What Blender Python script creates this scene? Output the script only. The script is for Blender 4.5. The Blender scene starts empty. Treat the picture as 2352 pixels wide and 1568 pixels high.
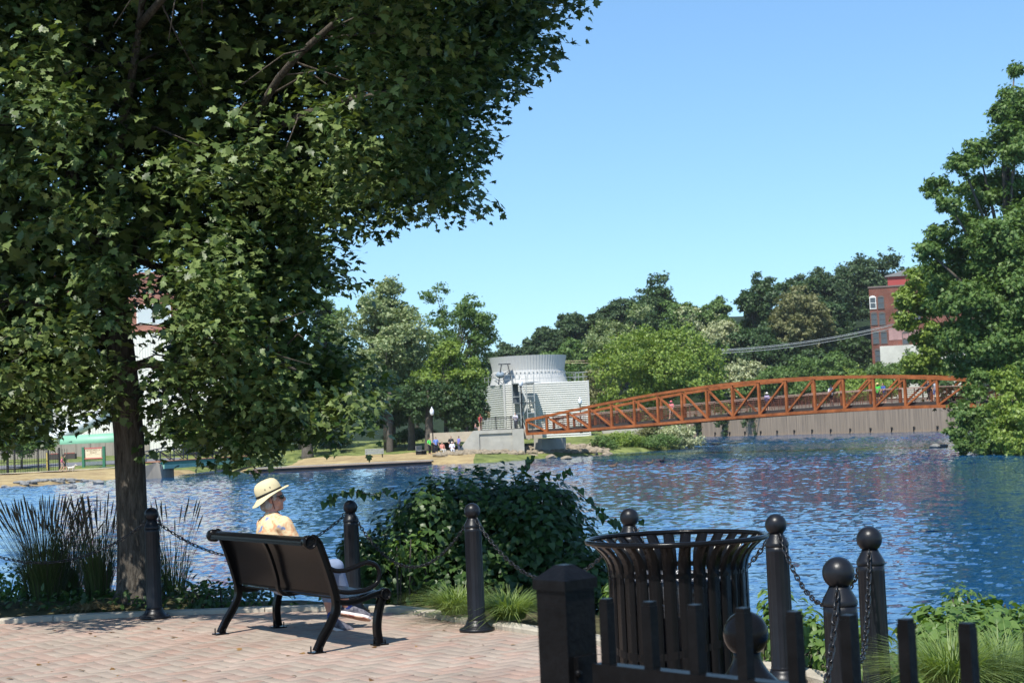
import bpy, math, random
import numpy as np
from mathutils import Vector, Matrix

C = bpy.context.scene.collection
SC = bpy.context.scene
R = math.radians

# ------------------------------------------------------------------ camera
EYE = Vector((0.0, 0.0, 1.68))
FPX, CX, CY = 3620.0, 1176.0, 784.0          # focal length and centre for a 2352 px wide picture
PITCH, ROLL = math.atan(203.0 / FPX), R(2.46)
_f = Vector((0, math.cos(PITCH), math.sin(PITCH)))
_u0 = Vector((0, -math.sin(PITCH), math.cos(PITCH)))
_r0 = Vector((1, 0, 0))
_r = _r0 * math.cos(ROLL) - _u0 * math.sin(ROLL)
_u = _u0 * math.cos(ROLL) + _r0 * math.sin(ROLL)
cam_d = bpy.data.cameras.new('camera')
cam = bpy.data.objects.new('camera', cam_d)
C.objects.link(cam)
m3 = Matrix((_r, _u, -_f)).transposed()
cam.matrix_world = Matrix.Translation(EYE) @ m3.to_4x4()
cam_d.sensor_width = 36.0
cam_d.lens = 36.0 * FPX / 2352.0
cam_d.clip_start = 0.05
cam_d.clip_end = 5000.0
cam_d.dof.use_dof = True
cam_d.dof.focus_distance = 12.0
cam_d.dof.aperture_fstop = 12.0
SC.camera = cam

# ------------------------------------------------------------------ sky, sun, exposure
SUN_EL, SUN_AZ = R(57), R(205)               # azimuth clockwise from +Y: behind the camera, a little to the left
wd = bpy.data.worlds.new('World')
SC.world = wd
wd.use_nodes = True
wn = wd.node_tree.nodes
sky = wn.new('ShaderNodeTexSky')
sky.sky_type = 'NISHITA'
sky.sun_disc = False
sky.sun_elevation = SUN_EL
sky.sun_rotation = SUN_AZ
sky.altitude = 0
sky.air_density = 1.0
sky.dust_density = 0.1
sky.ozone_density = 3.0
bg = wn['Background']
bg.inputs['Strength'].default_value = 0.15
tint = wn.new('ShaderNodeMix')                # white balance of the sky
tint.data_type = 'RGBA'; tint.blend_type = 'MULTIPLY'; tint.inputs[0].default_value = 1.0
tint.inputs[7].default_value = (0.75, 1.04, 1.28, 1)
gam = wn.new('ShaderNodeGamma')               # a slightly flatter, hazier summer sky
gam.inputs[1].default_value = 0.76
wd.node_tree.links.new(sky.outputs[0], gam.inputs[0])
wd.node_tree.links.new(gam.outputs[0], tint.inputs[6])
wd.node_tree.links.new(tint.outputs[2], bg.inputs['Color'])
sd = bpy.data.lights.new('sun', 'SUN')
sd.energy = 4.6
sd.angle = R(0.5)
sd.color = (1.0, 0.955, 0.87)
sun = bpy.data.objects.new('sun', sd)
C.objects.link(sun)
SDIR = Vector((math.sin(SUN_AZ) * math.cos(SUN_EL), math.cos(SUN_AZ) * math.cos(SUN_EL), math.sin(SUN_EL)))
sun.rotation_euler = SDIR.to_track_quat('Z', 'Y').to_euler()
sun.location = (-8, -12, 30)
SC.view_settings.view_transform = 'Standard'
SC.view_settings.look = 'None'
SC.view_settings.gamma = 1.0
SC.view_settings.exposure = 0.55
SC.cycles.max_bounces = 8
SC.cycles.transparent_max_bounces = 8


def P(px, py, Y):
    """world point at depth Y seen at a pixel of the 2352 px wide photograph"""
    d = _f + _r * ((px - CX) / FPX) - _u * ((py - CY) / FPX)
    return EYE + d * (Y / d.y)


def G(px, py, z):
    """world point on the level z seen at a pixel"""
    d = _f + _r * ((px - CX) / FPX) - _u * ((py - CY) / FPX)
    return EYE + d * ((z - EYE.z) / d.z)


WATER = -1.32

# ------------------------------------------------------------------ mesh helpers
class MB:
    def __init__(self):
        self.v, self.f, self.mi, self.sm = [], [], [], []

    def add(self, vs, fs, mi=0, smooth=False):
        o = len(self.v)
        self.v.extend([tuple(p) for p in vs])
        for f in fs:
            self.f.append([i + o for i in f])
            self.mi.append(mi)
            self.sm.append(smooth)
        return self

    def box(self, c, s, rz=0.0, mi=0):
        hx, hy, hz = s[0] / 2, s[1] / 2, s[2] / 2
        ca, sa = math.cos(rz), math.sin(rz)
        vs = []
        for z in (-hz, hz):
            for x, y in ((-hx, -hy), (hx, -hy), (hx, hy), (-hx, hy)):
                vs.append((c[0] + x * ca - y * sa, c[1] + x * sa + y * ca, c[2] + z))
        return self.add(vs, [(0, 3, 2, 1), (4, 5, 6, 7), (0, 1, 5, 4), (1, 2, 6, 5), (2, 3, 7, 6), (3, 0, 4, 7)], mi)

    def beam(self, p0, p1, w, h, up=(0, 0, 1), mi=0):
        p0, p1, up = Vector(p0), Vector(p1), Vector(up)
        d = (p1 - p0).normalized()
        s = d.cross(up)
        if s.length < 1e-4:
            s = d.cross(Vector((1, 0, 0)))
        s.normalize()
        t = s.cross(d)
        vs = []
        for p in (p0, p1):
            for a, b in ((-1, -1), (1, -1), (1, 1), (-1, 1)):
                vs.append(p + s * (a * w / 2) + t * (b * h / 2))
        return self.add(vs, [(0, 1, 2, 3), (7, 6, 5, 4), (0, 4, 5, 1), (1, 5, 6, 2), (2, 6, 7, 3), (3, 7, 4, 0)], mi)

    def tube(self, pts, rad, n=8, cap=True, mi=0, smooth=True, closed=False):
        pts = [Vector(p) for p in pts]
        k = len(pts)
        if not hasattr(rad, '__len__'):
            rad = [rad] * k
        vs, fs = [], []
        ref = None
        for i, p in enumerate(pts):
            if closed:
                d = pts[(i + 1) % k] - pts[i - 1]
            else:
                d = pts[min(i + 1, k - 1)] - pts[max(i - 1, 0)]
            d.normalize()
            if ref is None:
                ref = d.orthogonal().normalized()
            ref = (ref - d * ref.dot(d))
            if ref.length < 1e-5:
                ref = d.orthogonal()
            ref.normalize()
            b = d.cross(ref)
            for j in range(n):
                a = 2 * math.pi * j / n
                vs.append(p + (ref * math.cos(a) + b * math.sin(a)) * rad[i])
        rings = k if closed else k - 1
        for i in range(rings):
            for j in range(n):
                a, b2 = i * n + j, i * n + (j + 1) % n
                c, d2 = ((i + 1) % k) * n + (j + 1) % n, ((i + 1) % k) * n + j
                fs.append((a, b2, c, d2))
        self.add(vs, fs, mi, smooth)
        if cap and not closed:
            o = len(self.v) - len(vs)
            self.f.append([o + j for j in range(n)][::-1]); self.mi.append(mi); self.sm.append(False)
            self.f.append([o + (k - 1) * n + j for j in range(n)]); self.mi.append(mi); self.sm.append(False)
        return self

    def lathe(self, prof, n=24, c=(0, 0, 0), mi=0, smooth=True, flute=None):
        vs, fs = [], []
        for q in prof:
            r, z = q[0], q[1]
            fl = q[2] if len(q) > 2 else 0
            for j in range(n):
                a = 2 * math.pi * j / n
                rr = r - (fl if (j % 3 == 0) else 0)
                vs.append((c[0] + rr * math.cos(a), c[1] + rr * math.sin(a), c[2] + z))
        for i in range(len(prof) - 1):
            for j in range(n):
                fs.append((i * n + j, i * n + (j + 1) % n, (i + 1) * n + (j + 1) % n, (i + 1) * n + j))
        self.add(vs, fs, mi, smooth)
        o = len(self.v) - len(vs)
        if prof[0][0] > 1e-4:
            self.f.append([o + j for j in range(n)][::-1]); self.mi.append(mi); self.sm.append(False)
        if prof[-1][0] > 1e-4:
            self.f.append([o + (len(prof) - 1) * n + j for j in range(n)]); self.mi.append(mi); self.sm.append(False)
        return self

    def ball(self, c, r, nu=16, nv=10, mi=0, rot=None):
        if not hasattr(r, '__len__'):
            r = (r, r, r)
        vs, fs = [], []
        vs.append(Vector((0, 0, -r[2])))
        for i in range(1, nv):
            t = -math.pi / 2 + math.pi * i / nv
            for j in range(nu):
                a = 2 * math.pi * j / nu
                vs.append(Vector((r[0] * math.cos(t) * math.cos(a), r[1] * math.cos(t) * math.sin(a), r[2] * math.sin(t))))
        vs.append(Vector((0, 0, r[2])))
        for j in range(nu):
            fs.append((0, 1 + (j + 1) % nu, 1 + j))
        for i in range(nv - 2):
            for j in range(nu):
                fs.append((1 + i * nu + j, 1 + i * nu + (j + 1) % nu, 1 + (i + 1) * nu + (j + 1) % nu, 1 + (i + 1) * nu + j))
        l = len(vs) - 1
        for j in range(nu):
            fs.append((l, 1 + (nv - 2) * nu + j, 1 + (nv - 2) * nu + (j + 1) % nu))
        if rot is not None:
            vs = [rot @ p for p in vs]
        vs = [p + Vector(c) for p in vs]
        return self.add(vs, fs, mi, True)

    def capsule(self, a, b, ra, rb, n=12, mi=0):
        a, b = Vector(a), Vector(b)
        d = (b - a)
        L = d.length
        if L < 1e-6:
            return self.ball(a, ra, n, 8, mi)
        d.normalize()
        pts, rs = [], []
        for t in (-88, -60, -30, 0):
            pts.append(a + d * (ra * math.sin(R(t)))); rs.append(ra * math.cos(R(t)))
        for t in (0, 30, 60, 88):
            pts.append(b + d * (rb * math.sin(R(t)))); rs.append(rb * math.cos(R(t)))
        # distance between the two zero-angle rings must not vanish
        return self.tube(pts, rs, n, True, mi)

    def prism(self, poly, vec, mi=0, smooth=False):
        n = len(poly)
        vec = Vector(vec)
        vs = [Vector(p) for p in poly] + [Vector(p) + vec for p in poly]
        fs = [tuple(range(n))[::-1], tuple(range(n, 2 * n))]
        for i in range(n):
            fs.append((i, (i + 1) % n, n + (i + 1) % n, n + i))
        return self.add(vs, fs, mi, smooth)

    def build(self, name, mats, parent=None, loc=None, rz=0.0):
        me = bpy.data.meshes.new(name)
        me.from_pydata(self.v, [], self.f)
        if not isinstance(mats, (list, tuple)):
            mats = [mats]
        for m in mats:
            me.materials.append(m)
        me.polygons.foreach_set('material_index', self.mi)
        me.polygons.foreach_set('use_smooth', self.sm)
        me.update()
        o = bpy.data.objects.new(name, me)
        C.objects.link(o)
        if parent is not None:
            o.parent = parent
        if loc is not None:
            o.location = loc
        if rz:
            o.rotation_euler = (0, 0, rz)
        return o


def tag(o, label=None, cat=None, group=None, kind=None):
    if label: o['label'] = label
    if cat: o['category'] = cat
    if group: o['group'] = group
    if kind: o['kind'] = kind
    return o


def empty(name, loc, rz=0.0, label=None, cat=None, group=None):
    o = bpy.data.objects.new(name, None)
    o.empty_display_size = 0.2
    C.objects.link(o)
    o.location = loc
    o.rotation_euler = (0, 0, rz)
    return tag(o, label, cat, group)


def copy_tree(o, parent=None):
    c = o.copy()
    C.objects.link(c)
    if parent is not None:
        c.parent = parent
    for ch in list(o.children):
        copy_tree(ch, c)
    return c


# ------------------------------------------------------------------ materials
def mat(name, col, rough=0.6, metal=0.0, spec=0.5, var=0.0, vscale=8.0, bump=0.0, bscale=40.0, coat=0.0, col2=None, stretch=None, chips=False):
    m = bpy.data.materials.new(name)
    m.use_nodes = True
    nt = m.node_tree
    n, l = nt.nodes, nt.links
    b = n['Principled BSDF']
    b.inputs['Base Color'].default_value = (*col, 1)
    b.inputs['Roughness'].default_value = rough
    b.inputs['Metallic'].default_value = metal
    b.inputs['Specular IOR Level'].default_value = spec
    if coat:
        b.inputs['Coat Weight'].default_value = coat
        b.inputs['Coat Roughness'].default_value = 0.08
    tc = n.new('ShaderNodeTexCoord')
    src = tc.outputs['Object']
    if stretch:
        mp = n.new('ShaderNodeMapping')
        mp.inputs['Scale'].default_value = stretch
        l.new(src, mp.inputs['Vector'])
        src = mp.outputs[0]
    if var or col2:
        nz = n.new('ShaderNodeTexNoise')
        nz.inputs['Scale'].default_value = vscale
        nz.inputs['Detail'].default_value = 6
        nz.inputs['Roughness'].default_value = 0.65
        l.new(src, nz.inputs['Vector'])
        mr = n.new('ShaderNodeValToRGB')
        mr.color_ramp.elements[0].position = 0.32
        mr.color_ramp.elements[1].position = 0.68
        a = [max(0, c * (1 - var)) for c in col]
        z = [min(1, c * (1 + var)) for c in (col2 or col)]
        mr.color_ramp.elements[0].color = (*a, 1)
        mr.color_ramp.elements[1].color = (*z, 1)
        l.new(nz.outputs['Fac'], mr.inputs[0])
        l.new(mr.outputs[0], b.inputs['Base Color'])
    if chips:
        nc = n.new('ShaderNodeTexNoise'); nc.inputs['Scale'].default_value = 38; nc.inputs['Detail'].default_value = 8; nc.inputs['Roughness'].default_value = .7
        l.new(src, nc.inputs['Vector'])
        mc = n.new('ShaderNodeMapRange'); mc.inputs['From Min'].default_value = .70; mc.inputs['From Max'].default_value = .74
        l.new(nc.outputs['Fac'], mc.inputs['Value'])
        xc = n.new('ShaderNodeMix'); xc.data_type = 'RGBA'
        l.new(mc.outputs[0], xc.inputs[0])
        if b.inputs['Base Color'].is_linked: l.new(b.inputs['Base Color'].links[0].from_socket, xc.inputs[6])
        else: xc.inputs[6].default_value = (*col, 1)
        xc.inputs[7].default_value = (.16, .14, .12, 1)
        l.new(xc.outputs[2], b.inputs['Base Color'])
    if bump:
        nb = n.new('ShaderNodeTexNoise')
        nb.inputs['Scale'].default_value = bscale
        nb.inputs['Detail'].default_value = 5
        l.new(src, nb.inputs['Vector'])
        bp = n.new('ShaderNodeBump')
        bp.inputs['Strength'].default_value = bump
        bp.inputs['Distance'].default_value = 0.02
        l.new(nb.outputs['Fac'], bp.inputs['Height'])
        l.new(bp.outputs[0], b.inputs['Normal'])
    return m


def leaf_mat(name, c0, c1, trans=0.35, rough=0.45, tcol=None, spec=0.4, skew=0):
    """leaf: every leaf its own tone between c0 and c1, some light passing through"""
    m = bpy.data.materials.new(name)
    m.use_nodes = True
    nt = m.node_tree
    n, l = nt.nodes, nt.links
    b = n['Principled BSDF']
    out = n['Material Output']
    geo = n.new('ShaderNodeNewGeometry')
    cr = n.new('ShaderNodeValToRGB')
    cr.color_ramp.elements[0].color = (*c0, 1)
    cr.color_ramp.elements[1].color = (*c1, 1)
    if skew:
        e = cr.color_ramp.elements.new(.65); e.color = (*[a + (z - a) * skew for a, z in zip(c0, c1)], 1)
    l.new(geo.outputs['Random Per Island'], cr.inputs[0])
    l.new(cr.outputs[0], b.inputs['Base Color'])
    b.inputs['Roughness'].default_value = rough
    b.inputs['Specular IOR Level'].default_value = spec
    t = n.new('ShaderNodeBsdfTranslucent')
    if tcol is None:
        mx = n.new('ShaderNodeMix')
        mx.data_type = 'RGBA'
        mx.blend_type = 'MULTIPLY'
        mx.inputs[0].default_value = 1.0
        l.new(cr.outputs[0], mx.inputs[6])
        mx.inputs[7].default_value = (1.5, 1.5, 0.5, 1)
        l.new(mx.outputs[2], t.inputs['Color'])
    else:
        t.inputs['Color'].default_value = (*tcol, 1)
    ms = n.new('ShaderNodeMixShader')
    ms.inputs[0].default_value = trans
    l.new(b.outputs[0], ms.inputs[1])
    l.new(t.outputs[0], ms.inputs[2])
    l.new(ms.outputs[0], out.inputs['Surface'])
    return m


M = {}
M['black_paint'] = mat('black paint', (0.006, 0.006, 0.0065), 0.20, 0.0, 0.11, bump=0.05, bscale=60, chips=True)
M['fence_paint'] = mat('old black fence paint', (0.005, 0.005, 0.0055), 0.35, 0.0, 0.10, var=.4, vscale=25, bump=0.08, bscale=90)
M['black_satin'] = mat('satin black metal', (0.009, 0.0095, 0.012), 0.36, 0.0, 0.30, var=0.25, vscale=12, bump=0.05, bscale=120, chips=True)
M['black_matt'] = mat('matt black', (0.010, 0.010, 0.012), 0.6, spec=.25)
M['chain'] = mat('chain steel', (0.03, 0.03, 0.032), 0.32, 0.6, 0.5)
M['bark'] = mat('maple bark', (0.050, 0.041, 0.033), 0.9, 0, 0.2, var=0.35, vscale=6, bump=1.0, bscale=16, stretch=(6, 6, 1.0), col2=(0.10, 0.088, 0.072))
M['bark_far'] = mat('far bark', (0.10, 0.085, 0.07), 0.9, 0, 0.2, var=0.3, vscale=2)
M['concrete'] = mat('concrete', (0.40, 0.385, 0.34), 0.85, 0, 0.2, var=0.12, vscale=0.8, bump=0.1, bscale=8)
M['kerb'] = mat('kerb concrete', (0.40, 0.36, 0.29), 0.85, 0, 0.2, var=0.18, vscale=3, bump=0.3, bscale=60)
M['wood_grey'] = mat('weathered wood', (0.30, 0.30, 0.285), 0.8, var=0.15, vscale=5)
M['steel'] = mat('galvanised steel', (0.36, 0.38, 0.38), 0.5, 0.2, 0.5, var=0.1)
M['soil'] = mat('soil', (0.055, 0.045, 0.03), 0.95, 0, 0.1, var=0.4, vscale=5, bump=0.6, bscale=20, col2=(0.09, 0.085, 0.04))
M['skin'] = mat('skin', (0.50, 0.25, 0.17), 0.5, 0, 0.4, var=0.06, vscale=30)
M['glass_lamp'] = mat('lamp glass', (0.75, 0.78, 0.82), 0.15, 0, 0.6)
M['skin_far'] = mat('skin tone', (0.52, 0.30, 0.21), 0.6)


def cloth(name, col, rough=0.8):
    if name not in M:
        M[name] = mat(name, col, rough, 0, 0.2, var=0.08, vscale=20)
    return M[name]


# ------------------------------------------------------------------ leaves in bulk
def leaf_mesh(name, cen, nor, siz, tv, tf, rng, tdir=None):
    """one mesh of many leaves; tv template verts (k,3) with x across, y along, z up; tf template triangles"""
    N = len(cen)
    k = len(tv)
    nor = nor / np.maximum(np.linalg.norm(nor, axis=1, keepdims=True), 1e-6)
    if tdir is None:
        tdir = rng.normal(size=(N, 3))
    t = tdir - nor * np.sum(tdir * nor, axis=1, keepdims=True)
    t /= np.maximum(np.linalg.norm(t, axis=1, keepdims=True), 1e-6)
    b = np.cross(t, nor)
    tv = np.asarray(tv, float)
    V = (cen[:, None, :] + siz[:, None, None] * (tv[None, :, 0:1] * b[:, None, :] + tv[None, :, 1:2] * t[:, None, :] + tv[None, :, 2:3] * nor[:, None, :]))
    V = V.reshape(-1, 3)
    tf = np.asarray(tf, np.int64)
    nf, ns = tf.shape
    F = (tf[None, :, :] + (np.arange(N) * k)[:, None, None]).reshape(-1)
    me = bpy.data.meshes.new(name)
    me.vertices.add(len(V))
    me.vertices.foreach_set('co', V.astype(np.float32).ravel())
    me.loops.add(len(F))
    me.loops.foreach_set('vertex_index', F.astype(np.int32))
    me.polygons.add(N * nf)
    me.polygons.foreach_set('loop_start', (np.arange(N * nf) * ns).astype(np.int32))
    me.update(calc_edges=True)
    return me


def mesh_obj(name, me, m, parent=None):
    me.materials.append(m)
    o = bpy.data.objects.new(name, me)
    C.objects.link(o)
    if parent is not None:
        o.parent = parent
    return o


def _leaf_outline(right, droop=0.25, fold=0.12):
    """right half outline from base to tip -> triangle fan leaf"""
    pts = [(0, 0)] + right + [(-x, y) for x, y in right[-2::-1]]
    vs = [(0, 0.34, 0.02)]
    for x, y in pts:
        vs.append((x, y, fold * abs(x) - droop * ((y - 0.3) ** 2 + 0.7 * x * x)))
    n = len(pts)
    fs = [(0, 1 + i, 1 + (i + 1) % n) for i in range(n)]
    return vs, fs


MAPLE_LEAF = _leaf_outline([(.20, -.10), (.27, .05), (.44, .10), (.56, .27), (.30, .33), (.36, .58), (.15, .60), (0, .98)])
HEART_LEAF = _leaf_outline([(.22, -.14), (.42, 0.0), (.40, .30), (.20, .66), (0, .98)], 0.2, 0.15)
OVAL_LEAF = _leaf_outline([(.20, .2), (.22, .5), (.10, .82), (0, 1.0)], 0.3, 0.2)
CLUMP = ([(-.5, 0, 0), (.05, -.45, .10), (.5, .05, -.05), (-.05, .5, .12)], [(0, 1, 2), (0, 2, 3)])
SPRAY = ([(0, 0, 0), (-.32, .25, .05), (-.5, .75, -.1), (-.1, .5, .05), (0, 1.0, -.15), (.12, .5, .05), (.48, .7, -.1), (.3, .2, .05)],
         [(0, 7, 5), (7, 6, 5), (0, 5, 3), (5, 4, 3), (0, 3, 1), (3, 2, 1)])


def rand_dirs(rng, n):
    d = rng.normal(size=(n, 3))
    return d / np.linalg.norm(d, axis=1, keepdims=True)


def crown_points(rng, blobs, n, clumps=10, flat=0.7, cr=0.42):
    """leaf places and normals for a crown made of blobs (x,y,z,r[,rz]); each blob carries small clumps on its shell"""
    cl_c, cl_r, cl_o = [], [], []
    for b in blobs:
        c = np.array(b[:3]); r = b[3]; rz = b[4] if len(b) > 4 else r
        d = rand_dirs(rng, clumps)
        rad = rng.uniform(0.45, 0.95, (clumps, 1))
        cl_c.append(c + d * rad * np.array([r, r, rz]))
        cl_r.append(np.full(clumps, r * cr) * rng.uniform(.6, 1.2, clumps))
        cl_o.append(d)
    cl_c = np.concatenate(cl_c); cl_r = np.concatenate(cl_r); cl_o = np.concatenate(cl_o)
    w = cl_r ** 2
    idx = rng.choice(len(cl_c), n, p=w / w.sum())
    d = rand_dirs(rng, n)
    rr = rng.uniform(0.3, 1.0, (n, 1)) ** 0.5
    off = rng.normal(0, .50, (n, 3)) * cl_r[idx][:, None]
    off[:, 2] *= flat
    cen = cl_c[idx] + off
    nor = d * 0.7 + cl_o[idx] * 0.5 + np.array([0, 0, 0.55]) + rng.normal(size=(n, 3)) * 0.45
    return cen, nor
# ------------------------------------------------------------------ the near ground: plaza, kerb, bank
BOL = {'L2': (-7.6, 15.2), 'L1': (-5.62, 15.35), 'A': (-3.6, 15.5), 'B': (-1.62, 15.2), 'C': (-0.40, 13.45),
       'D': (0.80, 11.55), 'E': (1.63, 10.1), 'F': (1.89, 8.6), 'G': (1.36, 6.83), 'H': (0.688, 4.95)}
path2 = [Vector((*BOL[k], 0)) for k in ('L2', 'L1', 'A', 'B', 'C', 'D', 'E', 'F', 'G', 'H')]
path2 = [Vector((-30, 13.9, 0)), Vector((-14, 14.8, 0))] + path2 + [Vector((0.2, 3.2, 0)), Vector((0.0, 0.5, 0)), Vector((0, -12, 0))]


def catmull(ps, n=6):
    out = []
    for i in range(len(ps) - 1):
        p0, p1, p2, p3 = ps[max(i - 1, 0)], ps[i], ps[i + 1], ps[min(i + 2, len(ps) - 1)]
        for k in range(n):
            t = k / n
            out.append(0.5 * ((2 * p1) + (p2 - p0) * t + (2 * p0 - 5 * p1 + 4 * p2 - p3) * t * t + (3 * p1 - p0 - 3 * p2 + p3) * t ** 3))
    out.append(ps[-1].copy())
    return out


def offset(ps, d):
    """offset to the water side (left of the walking direction L2 -> H)"""
    out = []
    for i, p in enumerate(ps):
        t = (ps[min(i + 1, len(ps) - 1)] - ps[max(i - 1, 0)]).normalized()
        out.append(p + Vector((-t.y, t.x, 0)) * d)
    return out


edge = catmull(path2, 6)
e_in = offset(edge, 0.16)
e_out = offset(edge, 0.33)

pm = bpy.data.materials.new('brick paving')
pm.use_nodes = True
nt = pm.node_tree; n = nt.nodes; l = nt.links
b = n['Principled BSDF']
tc = n.new('ShaderNodeTexCoord'); mp = n.new('ShaderNodeMapping')
mp.inputs['Rotation'].default_value = (0, 0, R(55))
# slight unevenness of the laying
nw = n.new('ShaderNodeTexNoise'); nw.inputs['Scale'].default_value = 1.3; nw.inputs['Detail'].default_value = 2
l.new(tc.outputs['Object'], nw.inputs['Vector'])
va = n.new('ShaderNodeVectorMath'); va.operation = 'SCALE'; va.inputs['Scale'].default_value = 0.05
l.new(nw.outputs['Color'], va.inputs[0])
vb = n.new('ShaderNodeVectorMath'); vb.operation = 'ADD'
l.new(tc.outputs['Object'], vb.inputs[0]); l.new(va.outputs[0], vb.inputs[1])
l.new(vb.outputs[0], mp.inputs['Vector'])
br = n.new('ShaderNodeTexBrick')
br.offset = 0.5
br.inputs['Scale'].default_value = 1.0
br.inputs['Brick Width'].default_value = 0.235
br.inputs['Row Height'].default_value = 0.155
br.inputs['Mortar Size'].default_value = 0.0055
br.inputs['Mortar Smooth'].default_value = 0.15
br.inputs['Color1'].default_value = (0.40, 0.245, 0.19, 1)
br.inputs['Color2'].default_value = (0.345, 0.305, 0.262, 1)
br.inputs['Mortar'].default_value = (0.07, 0.05, 0.038, 1)
l.new(mp.outputs[0], br.inputs['Vector'])
ns = n.new('ShaderNodeTexNoise'); ns.inputs['Scale'].default_value = 0.9; ns.inputs['Detail'].default_value = 5
l.new(tc.outputs['Object'], ns.inputs['Vector'])
ng = n.new('ShaderNodeTexNoise'); ng.inputs['Scale'].default_value = 220; ng.inputs['Detail'].default_value = 3
l.new(tc.outputs['Object'], ng.inputs['Vector'])
mr = n.new('ShaderNodeMapRange'); mr.inputs['From Min'].default_value = 0.3; mr.inputs['From Max'].default_value = 0.7
mr.inputs['To Min'].default_value = 0.84; mr.inputs['To Max'].default_value = 1.10
l.new(ns.outputs['Fac'], mr.inputs['Value'])
mr2 = n.new('ShaderNodeMapRange'); mr2.inputs['From Min'].default_value = 0.3; mr2.inputs['From Max'].default_value = 0.7
mr2.inputs['To Min'].default_value = 0.85; mr2.inputs['To Max'].default_value = 1.15
l.new(ng.outputs['Fac'], mr2.inputs['Value'])
mu = n.new('ShaderNodeMath'); mu.operation = 'MULTIPLY'
l.new(mr.outputs[0], mu.inputs[0]); l.new(mr2.outputs[0], mu.inputs[1])
mx = n.new('ShaderNodeMix'); mx.data_type = 'RGBA'; mx.blend_type = 'MULTIPLY'; mx.inputs[0].default_value = 1.0
l.new(br.outputs['Color'], mx.inputs[6]); l.new(mu.outputs[0], mx.inputs[7])
l.new(mx.outputs[2], b.inputs['Base Color'])
b.inputs['Roughness'].default_value = 0.85
b.inputs['Specular IOR Level'].default_value = 0.25
inv = n.new('ShaderNodeMath'); inv.operation = 'MULTIPLY_ADD'; inv.inputs[1].default_value = -1.0
l.new(br.outputs['Fac'], inv.inputs[0]); l.new(ng.outputs['Fac'], inv.inputs[2])
bp = n.new('ShaderNodeBump'); bp.inputs['Strength'].default_value = 0.5; bp.inputs['Distance'].default_value = 0.006
l.new(inv.outputs[0], bp.inputs['Height']); l.new(bp.outputs[0], b.inputs['Normal'])

mb = MB()
ring = [(p.x, p.y, -0.007) for p in e_in] + [(-40, -12, -0.007), (-40, 13.2, -0.007)]
mb.add(ring, [list(range(len(ring)))[::-1]])
o = mb.build('plaza_ground', pm); tag(o, kind='structure')
# herringbone pavers laid on it
pvm = bpy.data.materials.new('paver'); pvm.use_nodes = True
nt = pvm.node_tree; n = nt.nodes; l = nt.links
b = n['Principled BSDF']; b.inputs['Roughness'].default_value = .85; b.inputs['Specular IOR Level'].default_value = .25
geo = n.new('ShaderNodeNewGeometry'); cr = n.new('ShaderNodeValToRGB')
el = cr.color_ramp.elements
el[0].position = 0; el[0].color = (.322, .262, .212, 1); el[1].position = 1; el[1].color = (.350, .240, .190, 1)
for p_, c_ in ((.30, (.332, .270, .220)), (.55, (.342, .262, .214)), (.80, (.342, .248, .20))):
    e = el.new(p_); e.color = (*c_, 1)
l.new(geo.outputs['Random Per Island'], cr.inputs[0])
tc = n.new('ShaderNodeTexCoord')
ns = n.new('ShaderNodeTexNoise'); ns.inputs['Scale'].default_value = .8; ns.inputs['Detail'].default_value = 6; l.new(tc.outputs['Object'], ns.inputs['Vector'])
ng = n.new('ShaderNodeTexNoise'); ng.inputs['Scale'].default_value = 190; ng.inputs['Detail'].default_value = 3; l.new(tc.outputs['Object'], ng.inputs['Vector'])
nd = n.new('ShaderNodeTexNoise'); nd.inputs['Scale'].default_value = 5; nd.inputs['Detail'].default_value = 8; l.new(tc.outputs['Object'], nd.inputs['Vector'])
fac = None
for q, lo, hi in ((ns, .84, 1.12), (ng, .82, 1.18), (nd, .88, 1.08)):
    mr = n.new('ShaderNodeMapRange'); mr.inputs['From Min'].default_value = .3; mr.inputs['From Max'].default_value = .7; mr.inputs['To Min'].default_value = lo; mr.inputs['To Max'].default_value = hi
    l.new(q.outputs['Fac'], mr.inputs['Value'])
    if fac is None: fac = mr.outputs[0]
    else:
        mu = n.new('ShaderNodeMath'); mu.operation = 'MULTIPLY'; l.new(fac, mu.inputs[0]); l.new(mr.outputs[0], mu.inputs[1]); fac = mu.outputs[0]
mx = n.new('ShaderNodeMix'); mx.data_type = 'RGBA'; mx.blend_type = 'MULTIPLY'; mx.inputs[0].default_value = 1
l.new(cr.outputs[0], mx.inputs[6]); l.new(fac, mx.inputs[7]); l.new(mx.outputs[2], b.inputs['Base Color'])
bp = n.new('ShaderNodeBump'); bp.inputs['Strength'].default_value = .4; bp.inputs['Distance'].default_value = .004
l.new(ng.outputs['Fac'], bp.inputs['Height']); l.new(bp.outputs[0], b.inputs['Normal'])
rp_ = np.random.default_rng(9)
U_, gap_ = .122, .0035
ca_, sa_ = math.cos(R(-55)), math.sin(R(-55))
lim = [(p.x, p.y) for p in offset(edge, .22)] + [(-40, -12), (-40, 13.2)]
cand = []
for yy in range(-150, 150):
    for m_ in range(-60, 60):
        for (x0, y0, w, h) in ((-yy + 4 * m_, yy, 2, 1), (-yy + 2 + 4 * m_, yy, 1, 2)):
            cx, cy = (x0 + w / 2) * U_, (y0 + h / 2) * U_
            X, Y = cx * ca_ - cy * sa_ - 3, cx * sa_ + cy * ca_ + 9
            if -13 < X < 3 and 2.6 < Y < 17: cand.append((X, Y, w, h))
cand = np.array(cand)


def _inpoly(px, py, pg):
    ins = np.zeros(px.shape, bool)
    for i in range(len(pg)):
        x0, y0 = pg[i]; x1, y1 = pg[(i + 1) % len(pg)]
        ins ^= ((y0 > py) != (y1 > py)) & (px < x0 + (py - y0) * (x1 - x0) / (y1 - y0 if y1 != y0 else 1e-9))
    return ins


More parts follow.
